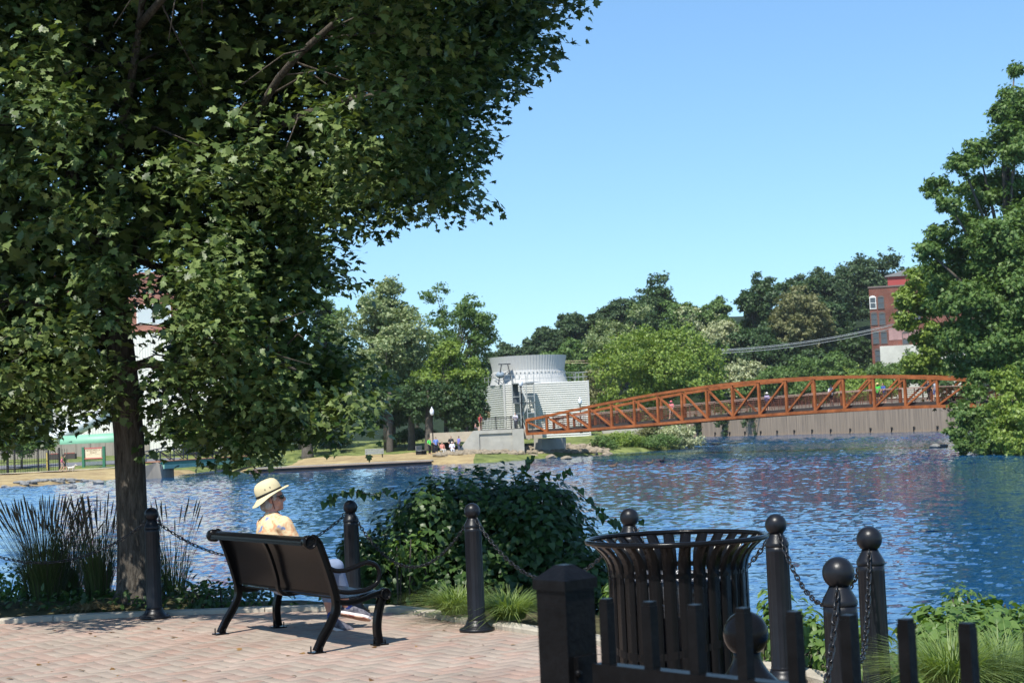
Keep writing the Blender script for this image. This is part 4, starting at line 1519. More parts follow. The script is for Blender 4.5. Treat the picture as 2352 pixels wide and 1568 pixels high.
# the vine tips reaching out of the bush
lc, ln, lt = [], [], []; stems_ = []
rv = np.random.default_rng(6)
for pts in ([(905, 1120, 15.9), (860, 1135, 15.7), (810, 1128, 15.6), (768, 1142, 15.6), (755, 1150, 15.6)],
            [(1325, 1130, 16.2), (1370, 1165, 16.0), (1400, 1190, 15.8), (1420, 1200, 15.8)],
            [(1200, 1075, 16.6), (1212, 1062, 16.6), (1222, 1050, 16.6)], [(1245, 1085, 16.4), (1290, 1092, 16.3), (1300, 1075, 16.3)],
            [(1400, 1230, 15.4), (1440, 1215, 15.3), (1470, 1190, 15.3)]):
    q = catmull([P(*p) for p in pts], 4)
    mbt = MB(); stems_.append(mbt); mbt.tube(q, [.006 * (1 - .6 * i / len(q)) for i in range(len(q))], 5)
    for i in range(1, len(q)):
        for s in range(1 if i % 2 or len(q) < 12 else 2):
            lc.append(np.array(q[i]) + rv.normal(0, .02, 3)); ln.append(np.array([rv.normal(0, .5), -1 + rv.normal(0, .3), .5])); lt.append(np.array([rv.normal(0, .4), rv.normal(0, .3), -1]))
tips = empty('vine_tendril', q[0], 0, 'long thin vine shoots with heart leaves reaching out of the dark bush', 'vine')
for mbt in stems_:
    mbt.v = [tuple(Vector(p) - tips.location) for p in mbt.v]
    mbt.build('stem', M['bark'], tips)
me = leaf_mesh('leaves', np.array(lc) - np.array(tips.location), np.array(ln), rv.uniform(.05, .095, len(lc)), *HEART_LEAF, rv, np.array(lt))
mesh_obj('leaves', me, vine_m, tips)
bush('leafy_shrub', 'yellow-green leafy shrub at the right foot of the vine bush beside the trash can', [(1.0, 14.5, .05, .28, .42), (1.0, 13.9, -.15, .30, .4), (.85, 13.3, -.1, .22, .3)], 1500, .085, vine_l, OVAL_LEAF, 33, (1.0, 14, -.3), 8)
bush('leafy_shrub', 'pale leaves at the left front of the vine bush, sunlight put into their colour', [(-1.05, 15.85, .42, .22, .30), (-1.2, 15.8, .55, .16, .16)], 330, .075, vine_l, OVAL_LEAF, 34, (-1.1, 15.9, -.3), 6)  # paler leaf colour stands in for the sunlit part of the bush
bush('low_shrub', 'low dark leafy sprigs along the kerb behind the bench legs', [(-2.55, 16.2, -.12, .30, .26), (-2.1, 16.1, -.16, .32, .24), (-1.7, 16.0, -.05, .30, .30), (-2.9, 16.3, -.15, .2, .2)], 900, .085, vine_m, OVAL_LEAF, 35, (-2.3, 16.2, -.3), 14)
bush('low_shrub', 'small dark leafy plant at the right foot of the maple trunk', [(-3.25, 16.2, .05, .22, .26)], 260, .075, vine_m, OVAL_LEAF, 36, (-3.25, 16.2, -.05), 6)
bush('low_shrub', 'bright green bush at the left picture edge behind the grasses', [(-5.6, 17.4, .12, .45, .36), (-6.1, 17.6, .1, .4, .3)], 1100, .09, vine_l, OVAL_LEAF, 37, (-5.7, 17.4, -.2), 8)
bush('leafy_shrub', 'bright leafy shrub between the trash can and the bollard beside it', [(1.72, 10.9, .20, .15, .42), (1.95, 11.3, .0, .25, .40), (1.95, 10.6, .05, .2, .36)], 1500, .075, vine_l, OVAL_LEAF, 38, (1.85, 11.0, -.35), 10)
bush('leafy_shrub', 'bright leafy plants at the feet of the two right hand bollards', [(2.05, 9.7, .12, .20, .36), (2.2, 9.2, .05, .22, .32), (2.1, 10.2, .05, .22, .34)], 1300, .075, vine_l, OVAL_LEAF, 39, (2.2, 9.6, -.35), 10)
bush('vine_shrub', 'bright yellow-green vine-leaved plants right of the bollards', [(2.6, 9.3, .25, .32, .30), (2.32, 8.9, .20, .25, .30), (2.95, 9.6, .15, .30, .28), (2.5, 8.6, .0, .30, .30), (3.2, 9.8, .0, .3, .25), (2.75, 9.5, .42, .16, .17), (2.35, 9.3, .38, .14, .18)], 4600, .072, vine_l, HEART_LEAF, 40, (2.6, 9.1, -.4), 14)


bush('vine_shrub', 'fine-leaved bright weeds among the vine plants right of the bollards', [(2.45, 9.0, .22, .30, .32), (2.9, 9.3, .22, .30, .28), (2.6, 9.5, .50, .15, .16)], 2600, .05, vine_l, OVAL_LEAF, 41, (2.6, 9.0, -.4), 12)
# low dim ground cover under the maple
rgc = np.random.default_rng(44)
gcx = rgc.uniform(-9.5, -2.7, 3200); gcy = rgc.uniform(16.0, 17.4, 3200)
gcz = np.abs(rgc.normal(.06, .07, 3200)) + .02
me = leaf_mesh('ground_cover', np.stack([gcx, gcy, gcz], 1), rgc.normal(0, .5, (3200, 3)) + np.array([0, -.4, .8]), rgc.uniform(.05, .11, 3200), *OVAL_LEAF, rgc)
tag(mesh_obj('ground_cover', me, vine_m), 'dim leafy ground cover under the maple and grasses', None, None, 'stuff')


# ------------------------------------------------------------------ grasses
def grass(name, label, base, n, h, spread, m, seed, lean=.5, w=.006, plume=False, group=None):
    """one clump of arching blades, with seed heads on the tall kind"""
    r2 = random.Random(seed)
    t = empty(name, base, 0, label, 'grass clump', group)
    V, F = [], []
    pl = MB()
    for i in range(n):
        a = r2.uniform(0, 2 * math.pi); rr = spread * .28 * math.sqrt(r2.random())
        x0, y0 = rr * math.cos(a), rr * math.sin(a)
        a2 = a + r2.uniform(-.6, .6)
        hh = h * r2.uniform(.55, 1.0); ln = lean * r2.uniform(.25, 1.15) * spread
        dx, dy = math.cos(a2), math.sin(a2)
        px_, py_ = -dy, dx
        k = 5
        o = len(V)
        for j in range(k + 1):
            s = j / k
            bend = ln * s ** 2
            z = hh * (s - (.34 * s ** 2.5 * (ln / max(hh, .1)) if not plume else .04 * s * s))
            ww = w * (1 - s) ** .7 * (.5 + .5 * min(1, s * 6)) + .0006
            cx, cy = x0 + dx * bend, y0 + dy * bend
            V.append((cx - px_ * ww, cy - py_ * ww, z)); V.append((cx + px_ * ww, cy + py_ * ww, z))
        for j in range(k):
            F.append((o + 2 * j, o + 2 * j + 1, o + 2 * j + 3, o + 2 * j + 2))
        if plume and r2.random() < .16:
            H = h * r2.uniform(.95, 1.28); ln = spread * r2.uniform(.15, .75)
            top = Vector((x0 + dx * ln, y0 + dy * ln, H))
            q0 = Vector((x0, y0, 0)); q1 = Vector((x0 + dx * ln * .3, y0 + dy * ln * .3, H * .55))
            d = (top - q1).normalized()
            pl.tube([q0, q1, top - d * .20], [.003, .0025, .002], 4)
            pl.tube([top - d * .20, top - d * .12, top - d * .05, top], [.003, .0085, .006, .001], 5)
    mb = MB(); mb.add(V, F, 0, True)
    mb.build('blades', m, t)
    if plume:
        pl.build('seed_heads', M['plume'], t)
    return t


M['blade_dark'] = leaf_mat('reed grass blade', (.045, .075, .022), (.095, .13, .045), trans=.2)
M['blade_light'] = leaf_mat('soft grass blade', (.12, .19, .045), (.24, .31, .10), trans=.35)
M['plume'] = mat('seed head', (.10, .085, .055), .9)
g1 = 'tall feathery grasses by the maple trunk'
grass('ornamental_grass', 'leftmost clump of tall dark feathery grass by the water', P(105, 1400, 16.9), 620, .98, .66, M['blade_dark'], 51, .6, .0045, True, g1)
grass('ornamental_grass', 'tall dark feathery grass clump right against the left side of the maple trunk', P(228, 1400, 16.9), 380, .98, .46, M['blade_dark'], 52, .6, .0045, True, g1)
grass('ornamental_grass', 'thin tall grass clump showing right of the first bollard', P(395, 1392, 16.8), 150, .92, .5, M['blade_dark'], 53, .7, .004, True, g1)
grass('ornamental_grass', 'small tall grass clump between two larger ones left of the trunk', P(165, 1400, 17.3), 260, .85, .4, M['blade_dark'], 54, .6, .004, True, g1)
g2 = 'soft light green grass tufts along the kerb'
grass('grass_tuft', 'light green arching grass tuft left of the bollard by the vine bush', P(1050, 1408, 14.3), 700, .36, .50, M['blade_light'], 55, 1.0, .0038, False, g2)
grass('grass_tuft', 'light green arching grass tuft between bollard and capped fence post', P(1170, 1420, 13.8), 800, .34, .52, M['blade_light'], 56, 1.0, .0038, False, g2)
grass('grass_tuft', 'sunlit light green grass tuft low in the right corner among the pickets', P(2190, 1575, 8.0), 900, .36, .50, M['blade_light'], 57, 1.0, .003, False, g2)
grass('grass_tuft', 'sunlit light green grass tuft at the right picture edge', P(2300, 1560, 8.3), 700, .34, .45, M['blade_light'], 58, 1.0, .003, False, g2)
grass('grass_tuft', 'small dry grass tuft at the left foot of the maple', P(205, 1398, 16.1), 260, .13, .34, mat('dry blades', (.30, .22, .10), .9), 59, 1.0, .003, False, g2)
# ------------------------------------------------------------------ truss footbridge over the river
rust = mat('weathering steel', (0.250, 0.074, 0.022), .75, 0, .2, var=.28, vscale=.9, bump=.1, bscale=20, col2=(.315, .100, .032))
rust_d = mat('shaded steel', (0.12, .038, .02), .8, var=.2, vscale=2)  # darker copy of the rust tone, shade of the inner rails put into the colour
deckm = mat('deck boards with painted shade', (.035, .026, .022), .85, var=.25, vscale=3)
handm = mat('hand rail wood', (.34, .215, .165), .75, var=.15, vscale=2)
NB = 18
b0 = Vector((1.15, 165.0, 0)); b1 = Vector((38.9, 125.0, 0))
bd = (b1 - b0).normalized(); bn = Vector((-bd.y, bd.x, 0))      # bn points away from the camera
if bn.y < 0: bn = -bn
BWID = 4.0
bridge = empty('footbridge', b0, 0, 'long rust-orange arched steel truss footbridge crossing the river', 'footbridge')


# chord heights along the span
_tt, _zb, _zt = [], [], []
for px_, yt, yb in ((1201, 967, 997), (1296, 946, 990), (1400, 925, 983), (1510, 905, 974), (1623, 888, 964), (1743, 876, 953), (1872, 867, 945), (2007, 865, 939), (2150, 868, 934), (2260, 874, 930)):
    k_ = (px_ - CX) / FPX
    # where the sight line crosses the near truss plane
    t_ = 0.5
    for _ in range(30):
        p_ = b0.lerp(b1, t_); w_ = P(px_, 940, p_.y); t_ += (w_.x - p_.x) / (b1.x - b0.x) * .7
    yy_ = b0.lerp(b1, t_).y
    _tt.append(t_); _zt.append(P(px_, yt, yy_).z); _zb.append(P(px_, yb, yy_).z)
_cb, _ct = np.polyfit(_tt, _zb, 3), np.polyfit(_tt, _zt, 4)


def zbot(t): return float(np.polyval(_cb, t))


def zdep(t): return float(np.polyval(_ct, t)) - zbot(t)


def bp_(i, side, z):
    t = i / NB
    p = b0.lerp(b1, t) + bn * (BWID * side)
    return Vector((p.x, p.y, z)) - b0


for side in (0, 1):
    nm = 'truss'
    top = MB(); bot = MB(); post = MB(); dia = MB()
    for i in range(NB):
        t0, t1 = i / NB, (i + 1) / NB
        top.beam(bp_(i, side, zbot(t0) + zdep(t0)), bp_(i + 1, side, zbot(t1) + zdep(t1)), .27, .26)
        bot.beam(bp_(i, side, zbot(t0)), bp_(i + 1, side, zbot(t1)), .27, .26)
    tr_ = top.build('top_chord', rust, bridge)
    bot.build('bottom_chord', rust, bridge)
    for i in range(NB + 1):
        t = i / NB
        q = MB(); q.beam(bp_(i, side, zbot(t) + .11), bp_(i, side, zbot(t) + zdep(t) - .11), .20, .20, (bn.x, bn.y, 0)); q.build('truss_post', rust, bridge)
        if i < NB:
            t1 = (i + 1) / NB
            q = MB()
            if i < NB / 2:
                q.beam(bp_(i, side, zbot(t) + zdep(t) - .1), bp_(i + 1, side, zbot(t1) + .1), .15, .15)
            else:
                q.beam(bp_(i, side, zbot(t) + .1), bp_(i + 1, side, zbot(t1) + zdep(t1) - .1), .15, .15)
            q.build('truss_diagonal', rust, bridge)
    # railings inside each truss
    off = .16 if side == 0 else BWID - .16
    hr_ = MB(); rl = MB()
    for i in range(NB):
        t0, t1 = i / NB, (i + 1) / NB
        def rp(ii, z):
            p = b0.lerp(b1, ii / NB) + bn * off
            return Vector((p.x, p.y, z)) - b0
        hr_.beam(rp(i, zbot(t0) + 1.62), rp(i + 1, zbot(t1) + 1.62), .15, .07)
        for k in range(6):
            z = .62 + .165 * k
            rl.beam(rp(i, zbot(t0) + z), rp(i + 1, zbot(t1) + z), .025, .03)
        for hh in (.25, .5, .75):
            tm_ = (i + hh) / NB
            rl.beam(rp(i + hh, zbot(tm_) + .42), rp(i + hh, zbot(tm_) + 1.6), .04, .04)
    hr_.build('hand_rail', handm, bridge)
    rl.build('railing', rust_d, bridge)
dk = MB()
for i in range(NB):
    t0, t1 = i / NB, (i + 1) / NB
    a, b_ = bp_(i, .5, zbot(t0) + .27), bp_(i + 1, .5, zbot(t1) + .27)
    dk.beam(a, b_, BWID - .3, .28)  # deck made deep and dark, standing in for black shade under the rails
    dk.beam(bp_(i, 0.03, zbot(t0) + .05), bp_(i, .97, zbot(t0) + .05), .15, .22)
dk.build('deck', deckm, bridge)


def deck_at(t, side=.5):
    p = b0.lerp(b1, t) + bn * (BWID * side)
    return Vector((p.x, p.y, zbot(t) + .415))


# abutments of the bridge
ab = empty('concrete_abutment', (0, 164, 0), 0, 'pale concrete bridge abutment with a recessed panel and a sloping wing wall', 'abutment')
A0 = P(1088, 990, 164.5); A1 = P(1199, 985, 165)
mb = MB()
yb = 168.5
zt = 1.78
poly_ = [(A0.x - 1.95, -.55), (A0.x - 0.05, zt), (A1.x + .15, zt), (A1.x + .15, -1.6), (A0.x - 1.95, -1.6)]
mb.prism([(x, 164.6, z) for x, z in poly_], (0, 4.2, 0))
x0, x1 = A0.x + .55, A1.x - 1.05
# raised pilasters and cap leave a recess between them
mb.prism([(A0.x - 1.9, 164.45, -.55), (A0.x - .02, 164.45, zt - .02), (x0, 164.45, zt - .02), (x0, 164.45, -1.2), (A0.x - 1.9, 164.45, -1.2)], (0, .152, 0))
mb.box(((x0 + x1) / 2, 164.525, zt - .20), (x1 - x0 - .004, .155, .36))
mb.box(((x0 + 1.35 + x1) / 2, 164.55, -.05), (x1 - x0 - 1.35, .10, 1.25))
mb.build('wing_wall', M['concrete'], ab, (0, -164, 0))
mb = MB(); mb.box(((x1 + A1.x + .15) / 2 + .01, 164.40, .12), (A1.x + .15 - x1, .42, 3.34)); mb.build('end_pier', M['concrete'], ab, (0, -164, 0))
mb = MB(); q = b0 + bn * 2.0 + bd * .1
mb.box((q.x + .9, q.y + 1.4, -.2), (1.2, 3.6, 1.7), math.atan2(bd.y, bd.x)); o = mb.build('concrete_abutment', M['concrete']); tag(o, 'plain concrete bearing block in the shade under the left bridge end', 'abutment')
mb = MB(); q = b1 + bn * 2.0
mb.box((q.x + .9, q.y - 1.0, 0.2), (2.2, 6, 2.4), math.atan2(bd.y, bd.x)); o = mb.build('concrete_abutment', M['concrete']); tag(o, 'concrete bridge footing hidden among the trees on the right bank', 'abutment')
mb = MB(); mb.box((-3.2, 172.9, 1.2), (12, 8.2, 1.05)); o = mb.build('bridge_approach', gravelly); tag(o, kind='structure')
# low pale wall under the bridge
mb = MB(); a, b_ = P(1440, 1009, 196), P(1575, 1002, 192); mb.beam((a.x - 3, a.y, .6), (b_.x, b_.y, .75), .3, 1.1); o = mb.build('low_wall', M['concrete']); tag(o, 'low pale wall under the bridge behind the grass', 'wall')

# ------------------------------------------------------------------ black railing at the left bridge end
def picket_fence(name, label, p0, p1, h, pitch, gap=.12, post_every=10):
    p0, p1 = Vector(p0), Vector(p1)
    t = empty(name, p0, 0, label, 'fence')
    d = (p1 - p0); L_ = d.length; d.normalize()
    mb = MB(); pk = MB()
    n_ = int(L_ / pitch)
    for i in range(n_ + 1):
        q = d * (i * pitch)
        if i % post_every == 0:
            mb2 = MB(); mb2.beam(q, q + Vector((0, 0, h + .12)), .12, .12, (0, 1, 0)); mb2.build('post', M['black_matt'], t)
        else:
            pk.beam(q + Vector((0, 0, .06)), q + Vector((0, 0, h)), .035, .035, (0, 1, 0))
    pk.build('bars', M['black_matt'], t)
    for z in (.12, h - .15, h):
        q = MB(); q.beam(Vector((0, 0, z)), d * L_ + Vector((0, 0, z)), .05, .05); q.build('rail', M['black_matt'], t)
    return t


fa = P(1105, 985, 166.5); fb = P(1197, 984, 166.5)
picket_fence('railing', 'black metal railing on the abutment left of the bridge', (fa.x, 166.2, 1.70), (fb.x, 166.2, 1.70), 1.35, .16)

# ------------------------------------------------------------------ cooling tower
sid = bpy.data.materials.new('corrugated siding')
sid.use_nodes = True
b = sid.node_tree.nodes['Principled BSDF']; b.inputs['Base Color'].default_value = (.50, .505, .475, 1); b.inputs['Roughness'].default_value = .5
stackm = mat('fan stack panels', (.50, .50, .485), .45, 0, .5, var=.05, vscale=2)
tw = empty('cooling_tower', (2.5, 195, 0), 0, 'pale corrugated cooling tower with a flared round fan stack and stair scaffold', 'cooling tower')
c0 = Vector((-1.22, 190, 0)); cR = Vector((8.95, 190.6, 0)); cL = Vector((-4.6, 200.5, 0))
cB = cR + (cL - c0)
ztop, zbase = 7.22, 0.2
mb = MB()
nrow = 27
for a, b_ in ((c0, cR), (cL, c0), (cR, cB), (cB, cL)):
    d = (b_ - a).normalized(); nn = Vector((d.y, -d.x, 0))
    vs = []
    for i in range(nrow * 2 + 1):
        z = zbase + (ztop - zbase) * i / (nrow * 2)
        o_ = nn * (.07 if i % 2 else 0)
        vs += [a + o_ + Vector((0, 0, z)), b_ + o_ + Vector((0, 0, z))]
    mb.add([v - Vector((2.5, 195, 0)) for v in vs], [(2 * i, 2 * i + 1, 2 * i + 3, 2 * i + 2) for i in range(nrow * 2)])
mb.add([v + Vector((-2.5, -195, ztop)) for v in (c0, cR, cB, cL)], [(0, 1, 2, 3)])
mb.build('siding', sid, tw)
for p in (c0, cR, cL):
    mb = MB(); mb.box((p.x - 2.5, p.y - 195 - .03, (ztop + zbase) / 2), (.22, .22, ztop - zbase + .1))
    mb.build('corner_trim', stackm, tw)
sc_ = Vector(((c0 + cB) / 2)) - Vector((2.5, 195, 0)) + Vector((-.3, 0, 0))
mb = MB()
prof = [(4.85, ztop + .02), (4.68, ztop + .6), (4.52, ztop + 1.2), (4.44, ztop + 1.65), (4.50, ztop + 2.1), (4.62, ztop + 2.75), (4.78, ztop + 3.42)]
vs, fs = [], []
nn_ = 160
for r, z in prof:
    for j in range(nn_):
        a = 2 * math.pi * j / nn_
        rr = r + (.032 if j % 2 else -.012) * (1 if z > ztop + .8 else .4)
        vs.append((sc_.x + rr * math.cos(a), sc_.y + rr * math.sin(a), z))
for i in range(len(prof) - 1):
    for j in range(nn_):
        fs.append((i * nn_ + j, i * nn_ + (j + 1) % nn_, (i + 1) * nn_ + (j + 1) % nn_, (i + 1) * nn_ + j))
mb.add(vs, fs); mb.build('fan_stack', stackm, tw)
mb = MB()
for j in range(56):
    a = 2 * math.pi * j / 56; mb.box((sc_.x + 4.56 * math.cos(a), sc_.y + 4.56 * math.sin(a), ztop + 1.4), (.15, .15, .12), a)
mb.build('stack_flange', stackm, tw)
rl = MB()
for a, b_ in ((c0, cR), (cL, c0), (cR, cB)):
    a2, b2 = a - Vector((2.5, 195, 0)), b_ - Vector((2.5, 195, 0))
    for z in (.55, 1.1):
        rl.beam(a2 + Vector((0, 0, ztop + z)), b2 + Vector((0, 0, ztop + z)), .05, .05)
    k_ = 7
    for i in range(k_ + 1):
        q = a2.lerp(b2, i / k_); rl.beam(q + Vector((0, 0, ztop)), q + Vector((0, 0, ztop + 1.12)), .05, .05)
rl.build('roof_railing', M['steel'], tw)
st_ = MB(); ld = MB(); pl_ = MB()
sx0, sx1 = P(1178, 930, 188).x - 2.5, P(1228, 930, 188).x - 2.5
zs = [zbase + .1, 2.9, 4.85, 7.2]
for x in (sx0, sx0 + .9, sx1 - .9, sx1):
    for y in (-7.4, -5.6):
        st_.beam((x, y, zbase), (x, y, 7.2 + (.9 if y < -6 else 0)), .10, .10, (0, 1, 0))
for z in (1.4, 2.9, 3.6, 4.85, 5.6, 7.2):
    for y in (-7.4, -5.6):
        st_.beam((sx0, y, z), (sx0 + .9, y, z), .07, .07); st_.beam((sx1 - .9, y, z), (sx1, y, z), .07, .07)
for z in (2.9, 4.85, 7.15):
    pl_.box((sx0 + .45, -6.5, z), (1.0, 1.9, .10)); pl_.box((sx1 - .45, -6.5, z - .02), (1.0, 1.9, .10))
    pl_.box(((sx0 + sx1) / 2, -5.75, z), (sx1 - sx0 - 1.8, .35, .08))
for (za, zb_, fl) in ((zbase + .1, 2.9, 1), (2.9, 4.85, 0), (4.85, 7.2, 1)):
    xa, xb = (sx1 - .8, sx0 + .9) if fl else (sx0 + .9, sx1 - .8)
    y = -7.0 if fl else -6.2
    ld.beam((xa, y, za), (xb, y, zb_), .75, .22)
    st_.beam((xa, y - .35, za + .95), (xb, y - .35, zb_ + .95), .05, .05)
st_.build('stair_scaffold', M['steel'], tw); pl_.build('stair_landing', mat('grating', (.13, .145, .15), .6), tw); ld.build('stair_flight', stackm, tw)
mb = MB(); mb.box((sx0 + .35, -5.5, 6.0), (.75, .06, 2.3)); mb.build('stair_door', mat('dark door', (.07, .085, .10), .5), tw)
dv = MB()
dcx = P(1152, 880, 189.5).x - 2.5 + .45
for s in (-1, 1):
    for y in (-5.0, -3.9):
        dv.beam((dcx + .85 * s, y, ztop), (dcx + .38 * s, y + .2, ztop + 2.4), .09, .09)
dv.box((dcx, -4.3, ztop + 2.45), (1.5, .9, .10)); dv.beam((dcx - .7, -4.8, ztop + 1.0), (dcx + .6, -4.8, ztop + 1.6), .08, .08)
dv.build('hoist_frame', mat('dark steel', (.05, .055, .06), .5), tw)
mb = MB(); mb.ball((dcx - .55, -4.6, ztop + 1.15), (.55, .4, .42), 14, 8); mb.build('hoist_motor', mat('blue grey motor', (.22, .28, .34), .5), tw)
o = MB().tube([P(1106, 952, 186), P(1126, 951, 186)], .38, 14).build('pipe', mat('tan pipe', (.55, .40, .22), .6)); tag(o, 'tan insulated pipe by the dark tree left of the cooling tower', 'pipe')

# ------------------------------------------------------------------ street lamps
def lamp(px, py_globe, Y, z0, label):
    g_ = P(px, py_globe, Y)
    t = empty('street_lamp', (g_.x, g_.y, z0), 0, label, 'street lamp', 'acorn street lamps by the river')
    h = g_.z - z0
    MB().lathe([(.16, 0), (.16, .15), (.10, .5), (.065, .8), (.055, h - .5), (.10, h - .46), (.11, h - .38)], 12).build('lamp_post', M['black_matt'], t)
    MB().lathe([(.12, h - .38), (.20, h - .22), (.225, h), (.19, h + .18), (.10, h + .32)], 14).build('globe', M['glass_lamp'], t)
    MB().lathe([(.11, h + .32), (.06, h + .40), (.02, h + .5), (.0001, h + .56)], 10).build('finial', M['glass_lamp'], t)


lamp(992, 945, 166, gz(P(992, 1030, 166).x, 166), 'black lamp post with a white globe in front of the shaded trees')
lamp(1196, 879, 166.5, 1.7, 'black lamp post with a white globe right at the left bridge end')
lamp(1332, 921, 178, 1.0, 'lamp globe rising just behind the bridge in front of the tower corner')

# ------------------------------------------------------------------ retaining wall at the far side of the river
wallm = bpy.data.materials.new('stained concrete wall')
wallm.use_nodes = True
nt = wallm.node_tree; n = nt.nodes; l = nt.links
b = n['Principled BSDF']; b.inputs['Roughness'].default_value = .9
tc = n.new('ShaderNodeTexCoord')
mp = n.new('ShaderNodeMapping'); mp.inputs['Scale'].default_value = (1.6, 1.6, .07); l.new(tc.outputs['Object'], mp.inputs['Vector'])
nz = n.new('ShaderNodeTexNoise'); nz.inputs['Scale'].default_value = 1.5; nz.inputs['Detail'].default_value = 6; nz.inputs['Roughness'].default_value = .7; l.new(mp.outputs[0], nz.inputs['Vector'])
cr = n.new('ShaderNodeValToRGB')
cr.color_ramp.elements[0].position = .3; cr.color_ramp.elements[0].color = (.15, .116, .086, 1)
cr.color_ramp.elements[1].position = .62; cr.color_ramp.elements[1].color = (.36, .275, .195, 1)
l.new(nz.outputs['Fac'], cr.inputs[0]); l.new(cr.outputs[0], b.inputs['Base Color'])
rw = empty('retaining_wall', W1, math.atan2(wd_.y, wd_.x), 'long brown concrete retaining wall standing in the water beyond the bridge', 'retaining wall')
LW = (W3 - W1).length
mb = MB(); x = -4.0
np_ = 0
while x < LW + 2:
    w = 6.1
    mb.box((x + w / 2, .25, 1.9), (w - .03, .5, 6.6)); x += w
mb.box((LW / 2, .75, 1.9), (LW + 6, .5, 6.5))
mb.build('wall_panels', wallm, rw)
mb = MB(); mb.box((LW / 2, -.05, .10), (LW + 6, .16, .14)); mb.build('ledge', wallm, rw)
for i in range(26):
    mb = MB(); mb.box((i * 6.1 - 2, -.12, .5), (.14, .14, .8)).beam((i * 6.1 - 2, -.12, .85), (i * 6.1 - 1.6, -.12, .8), .1, .1); mb.build('bracket', M['black_matt'], rw)

# ------------------------------------------------------------------ brick building on the hill, right
def brick_mat(name, c1, c2, mortar=(.30, .25, .22)):
    m = bpy.data.materials.new(name); m.use_nodes = True
    nt = m.node_tree; n = nt.nodes; l = nt.links
    b = n['Principled BSDF']; b.inputs['Roughness'].default_value = .9; b.inputs['Specular IOR Level'].default_value = .15
    tc = n.new('ShaderNodeTexCoord'); sx = n.new('ShaderNodeSeparateXYZ'); l.new(tc.outputs['Object'], sx.inputs[0])
    ad = n.new('ShaderNodeMath'); l.new(sx.outputs[0], ad.inputs[0]); l.new(sx.outputs[1], ad.inputs[1])
    cb = n.new('ShaderNodeCombineXYZ'); l.new(ad.outputs[0], cb.inputs[0]); l.new(sx.outputs[2], cb.inputs[1])
    br = n.new('ShaderNodeTexBrick'); br.inputs['Scale'].default_value = 1
    br.inputs['Brick Width'].default_value = .42; br.inputs['Row Height'].default_value = .14; br.inputs['Mortar Size'].default_value = .012
    br.inputs['Color1'].default_value = (*c1, 1); br.inputs['Color2'].default_value = (*c2, 1); br.inputs['Mortar'].default_value = (*mortar, 1)
    l.new(cb.outputs[0], br.inputs['Vector'])
    nz = n.new('ShaderNodeTexNoise'); nz.inputs['Scale'].default_value = .45; nz.inputs['Detail'].default_value = 6; l.new(tc.outputs['Object'], nz.inputs['Vector'])
    mr = n.new('ShaderNodeMapRange'); mr.inputs['From Min'].default_value = .3; mr.inputs['From Max'].default_value = .7; mr.inputs['To Min'].default_value = .72; mr.inputs['To Max'].default_value = 1.18
    l.new(nz.outputs['Fac'], mr.inputs['Value'])
    mx = n.new('ShaderNodeMix'); mx.data_type = 'RGBA'; mx.blend_type = 'MULTIPLY'; mx.inputs[0].default_value = 1
    l.new(br.outputs['Color'], mx.inputs[6]); l.new(mr.outputs[0], mx.inputs[7]); l.new(mx.outputs[2], b.inputs['Base Color'])
    return m


brick = brick_mat('old red brick', (.20, .058, .038), (.15, .052, .04), (.22, .17, .14))
brick2 = brick_mat('mill brick', (.34, .13, .085), (.30, .115, .08))
winm = mat('dusty window glass', (.07, .08, .09), .2, 0, .6)
winw = mat('white sash', (.72, .72, .70), .6)
winf = mat('grey window frame', (.10, .085, .08), .7)
p0 = P(1995, 662, 300); p1 = P(2170, 645, 297)
bl_ = empty('brick_building', (p0.x, 300, 0), R(-13), 'old five-storey red brick building with a red roof shed, half behind the right trees', 'building')
zt_ = p0.z; Wd = p1.x - p0.x + 3
mb = MB(); mb.box((Wd / 2, 6, zt_ / 2 + 2), (Wd, 12, zt_ - 4)); mb.build('wall', brick, bl_)
mb = MB(); mb.box((Wd / 2, 6, zt_ + .14), (Wd + .3, 12.3, .28)); mb.build('parapet', mat('coping', (.16, .12, .11), .8), bl_)


def win(px, py, w=.98, h=2.0, white=False, arch=True):
    q = P(px, py, 299.9); x, z = q.x - p0.x, q.z
    f = MB()
    f.box((x, -.04, z + h / 2 + .08), (w + .26, .16, .16)).box((x, -.04, z - h / 2 - .08), (w + .3, .2, .14))
    f.box((x - w / 2 - .06, -.04, z), (.12, .16, h)).box((x + w / 2 + .06, -.04, z), (.12, .16, h)).box((x, -.03, z), (w, .10, .10))
    if arch:
        f.prism([(x - w / 2 - .1, -.08, z + h / 2 + .17), (x + w / 2 + .1, -.08, z + h / 2 + .17), (x + w * .3, -.08, z + h / 2 + .36), (x, -.08, z + h / 2 + .42), (x - w * .3, -.08, z + h / 2 + .36)], (0, .1, 0))
    fo = f.build('window', winw if white else winf, bl_)
    g_ = MB(); g_.box((x, -.012, z), (w, .03, h)); g_.build('pane', winm, fo)


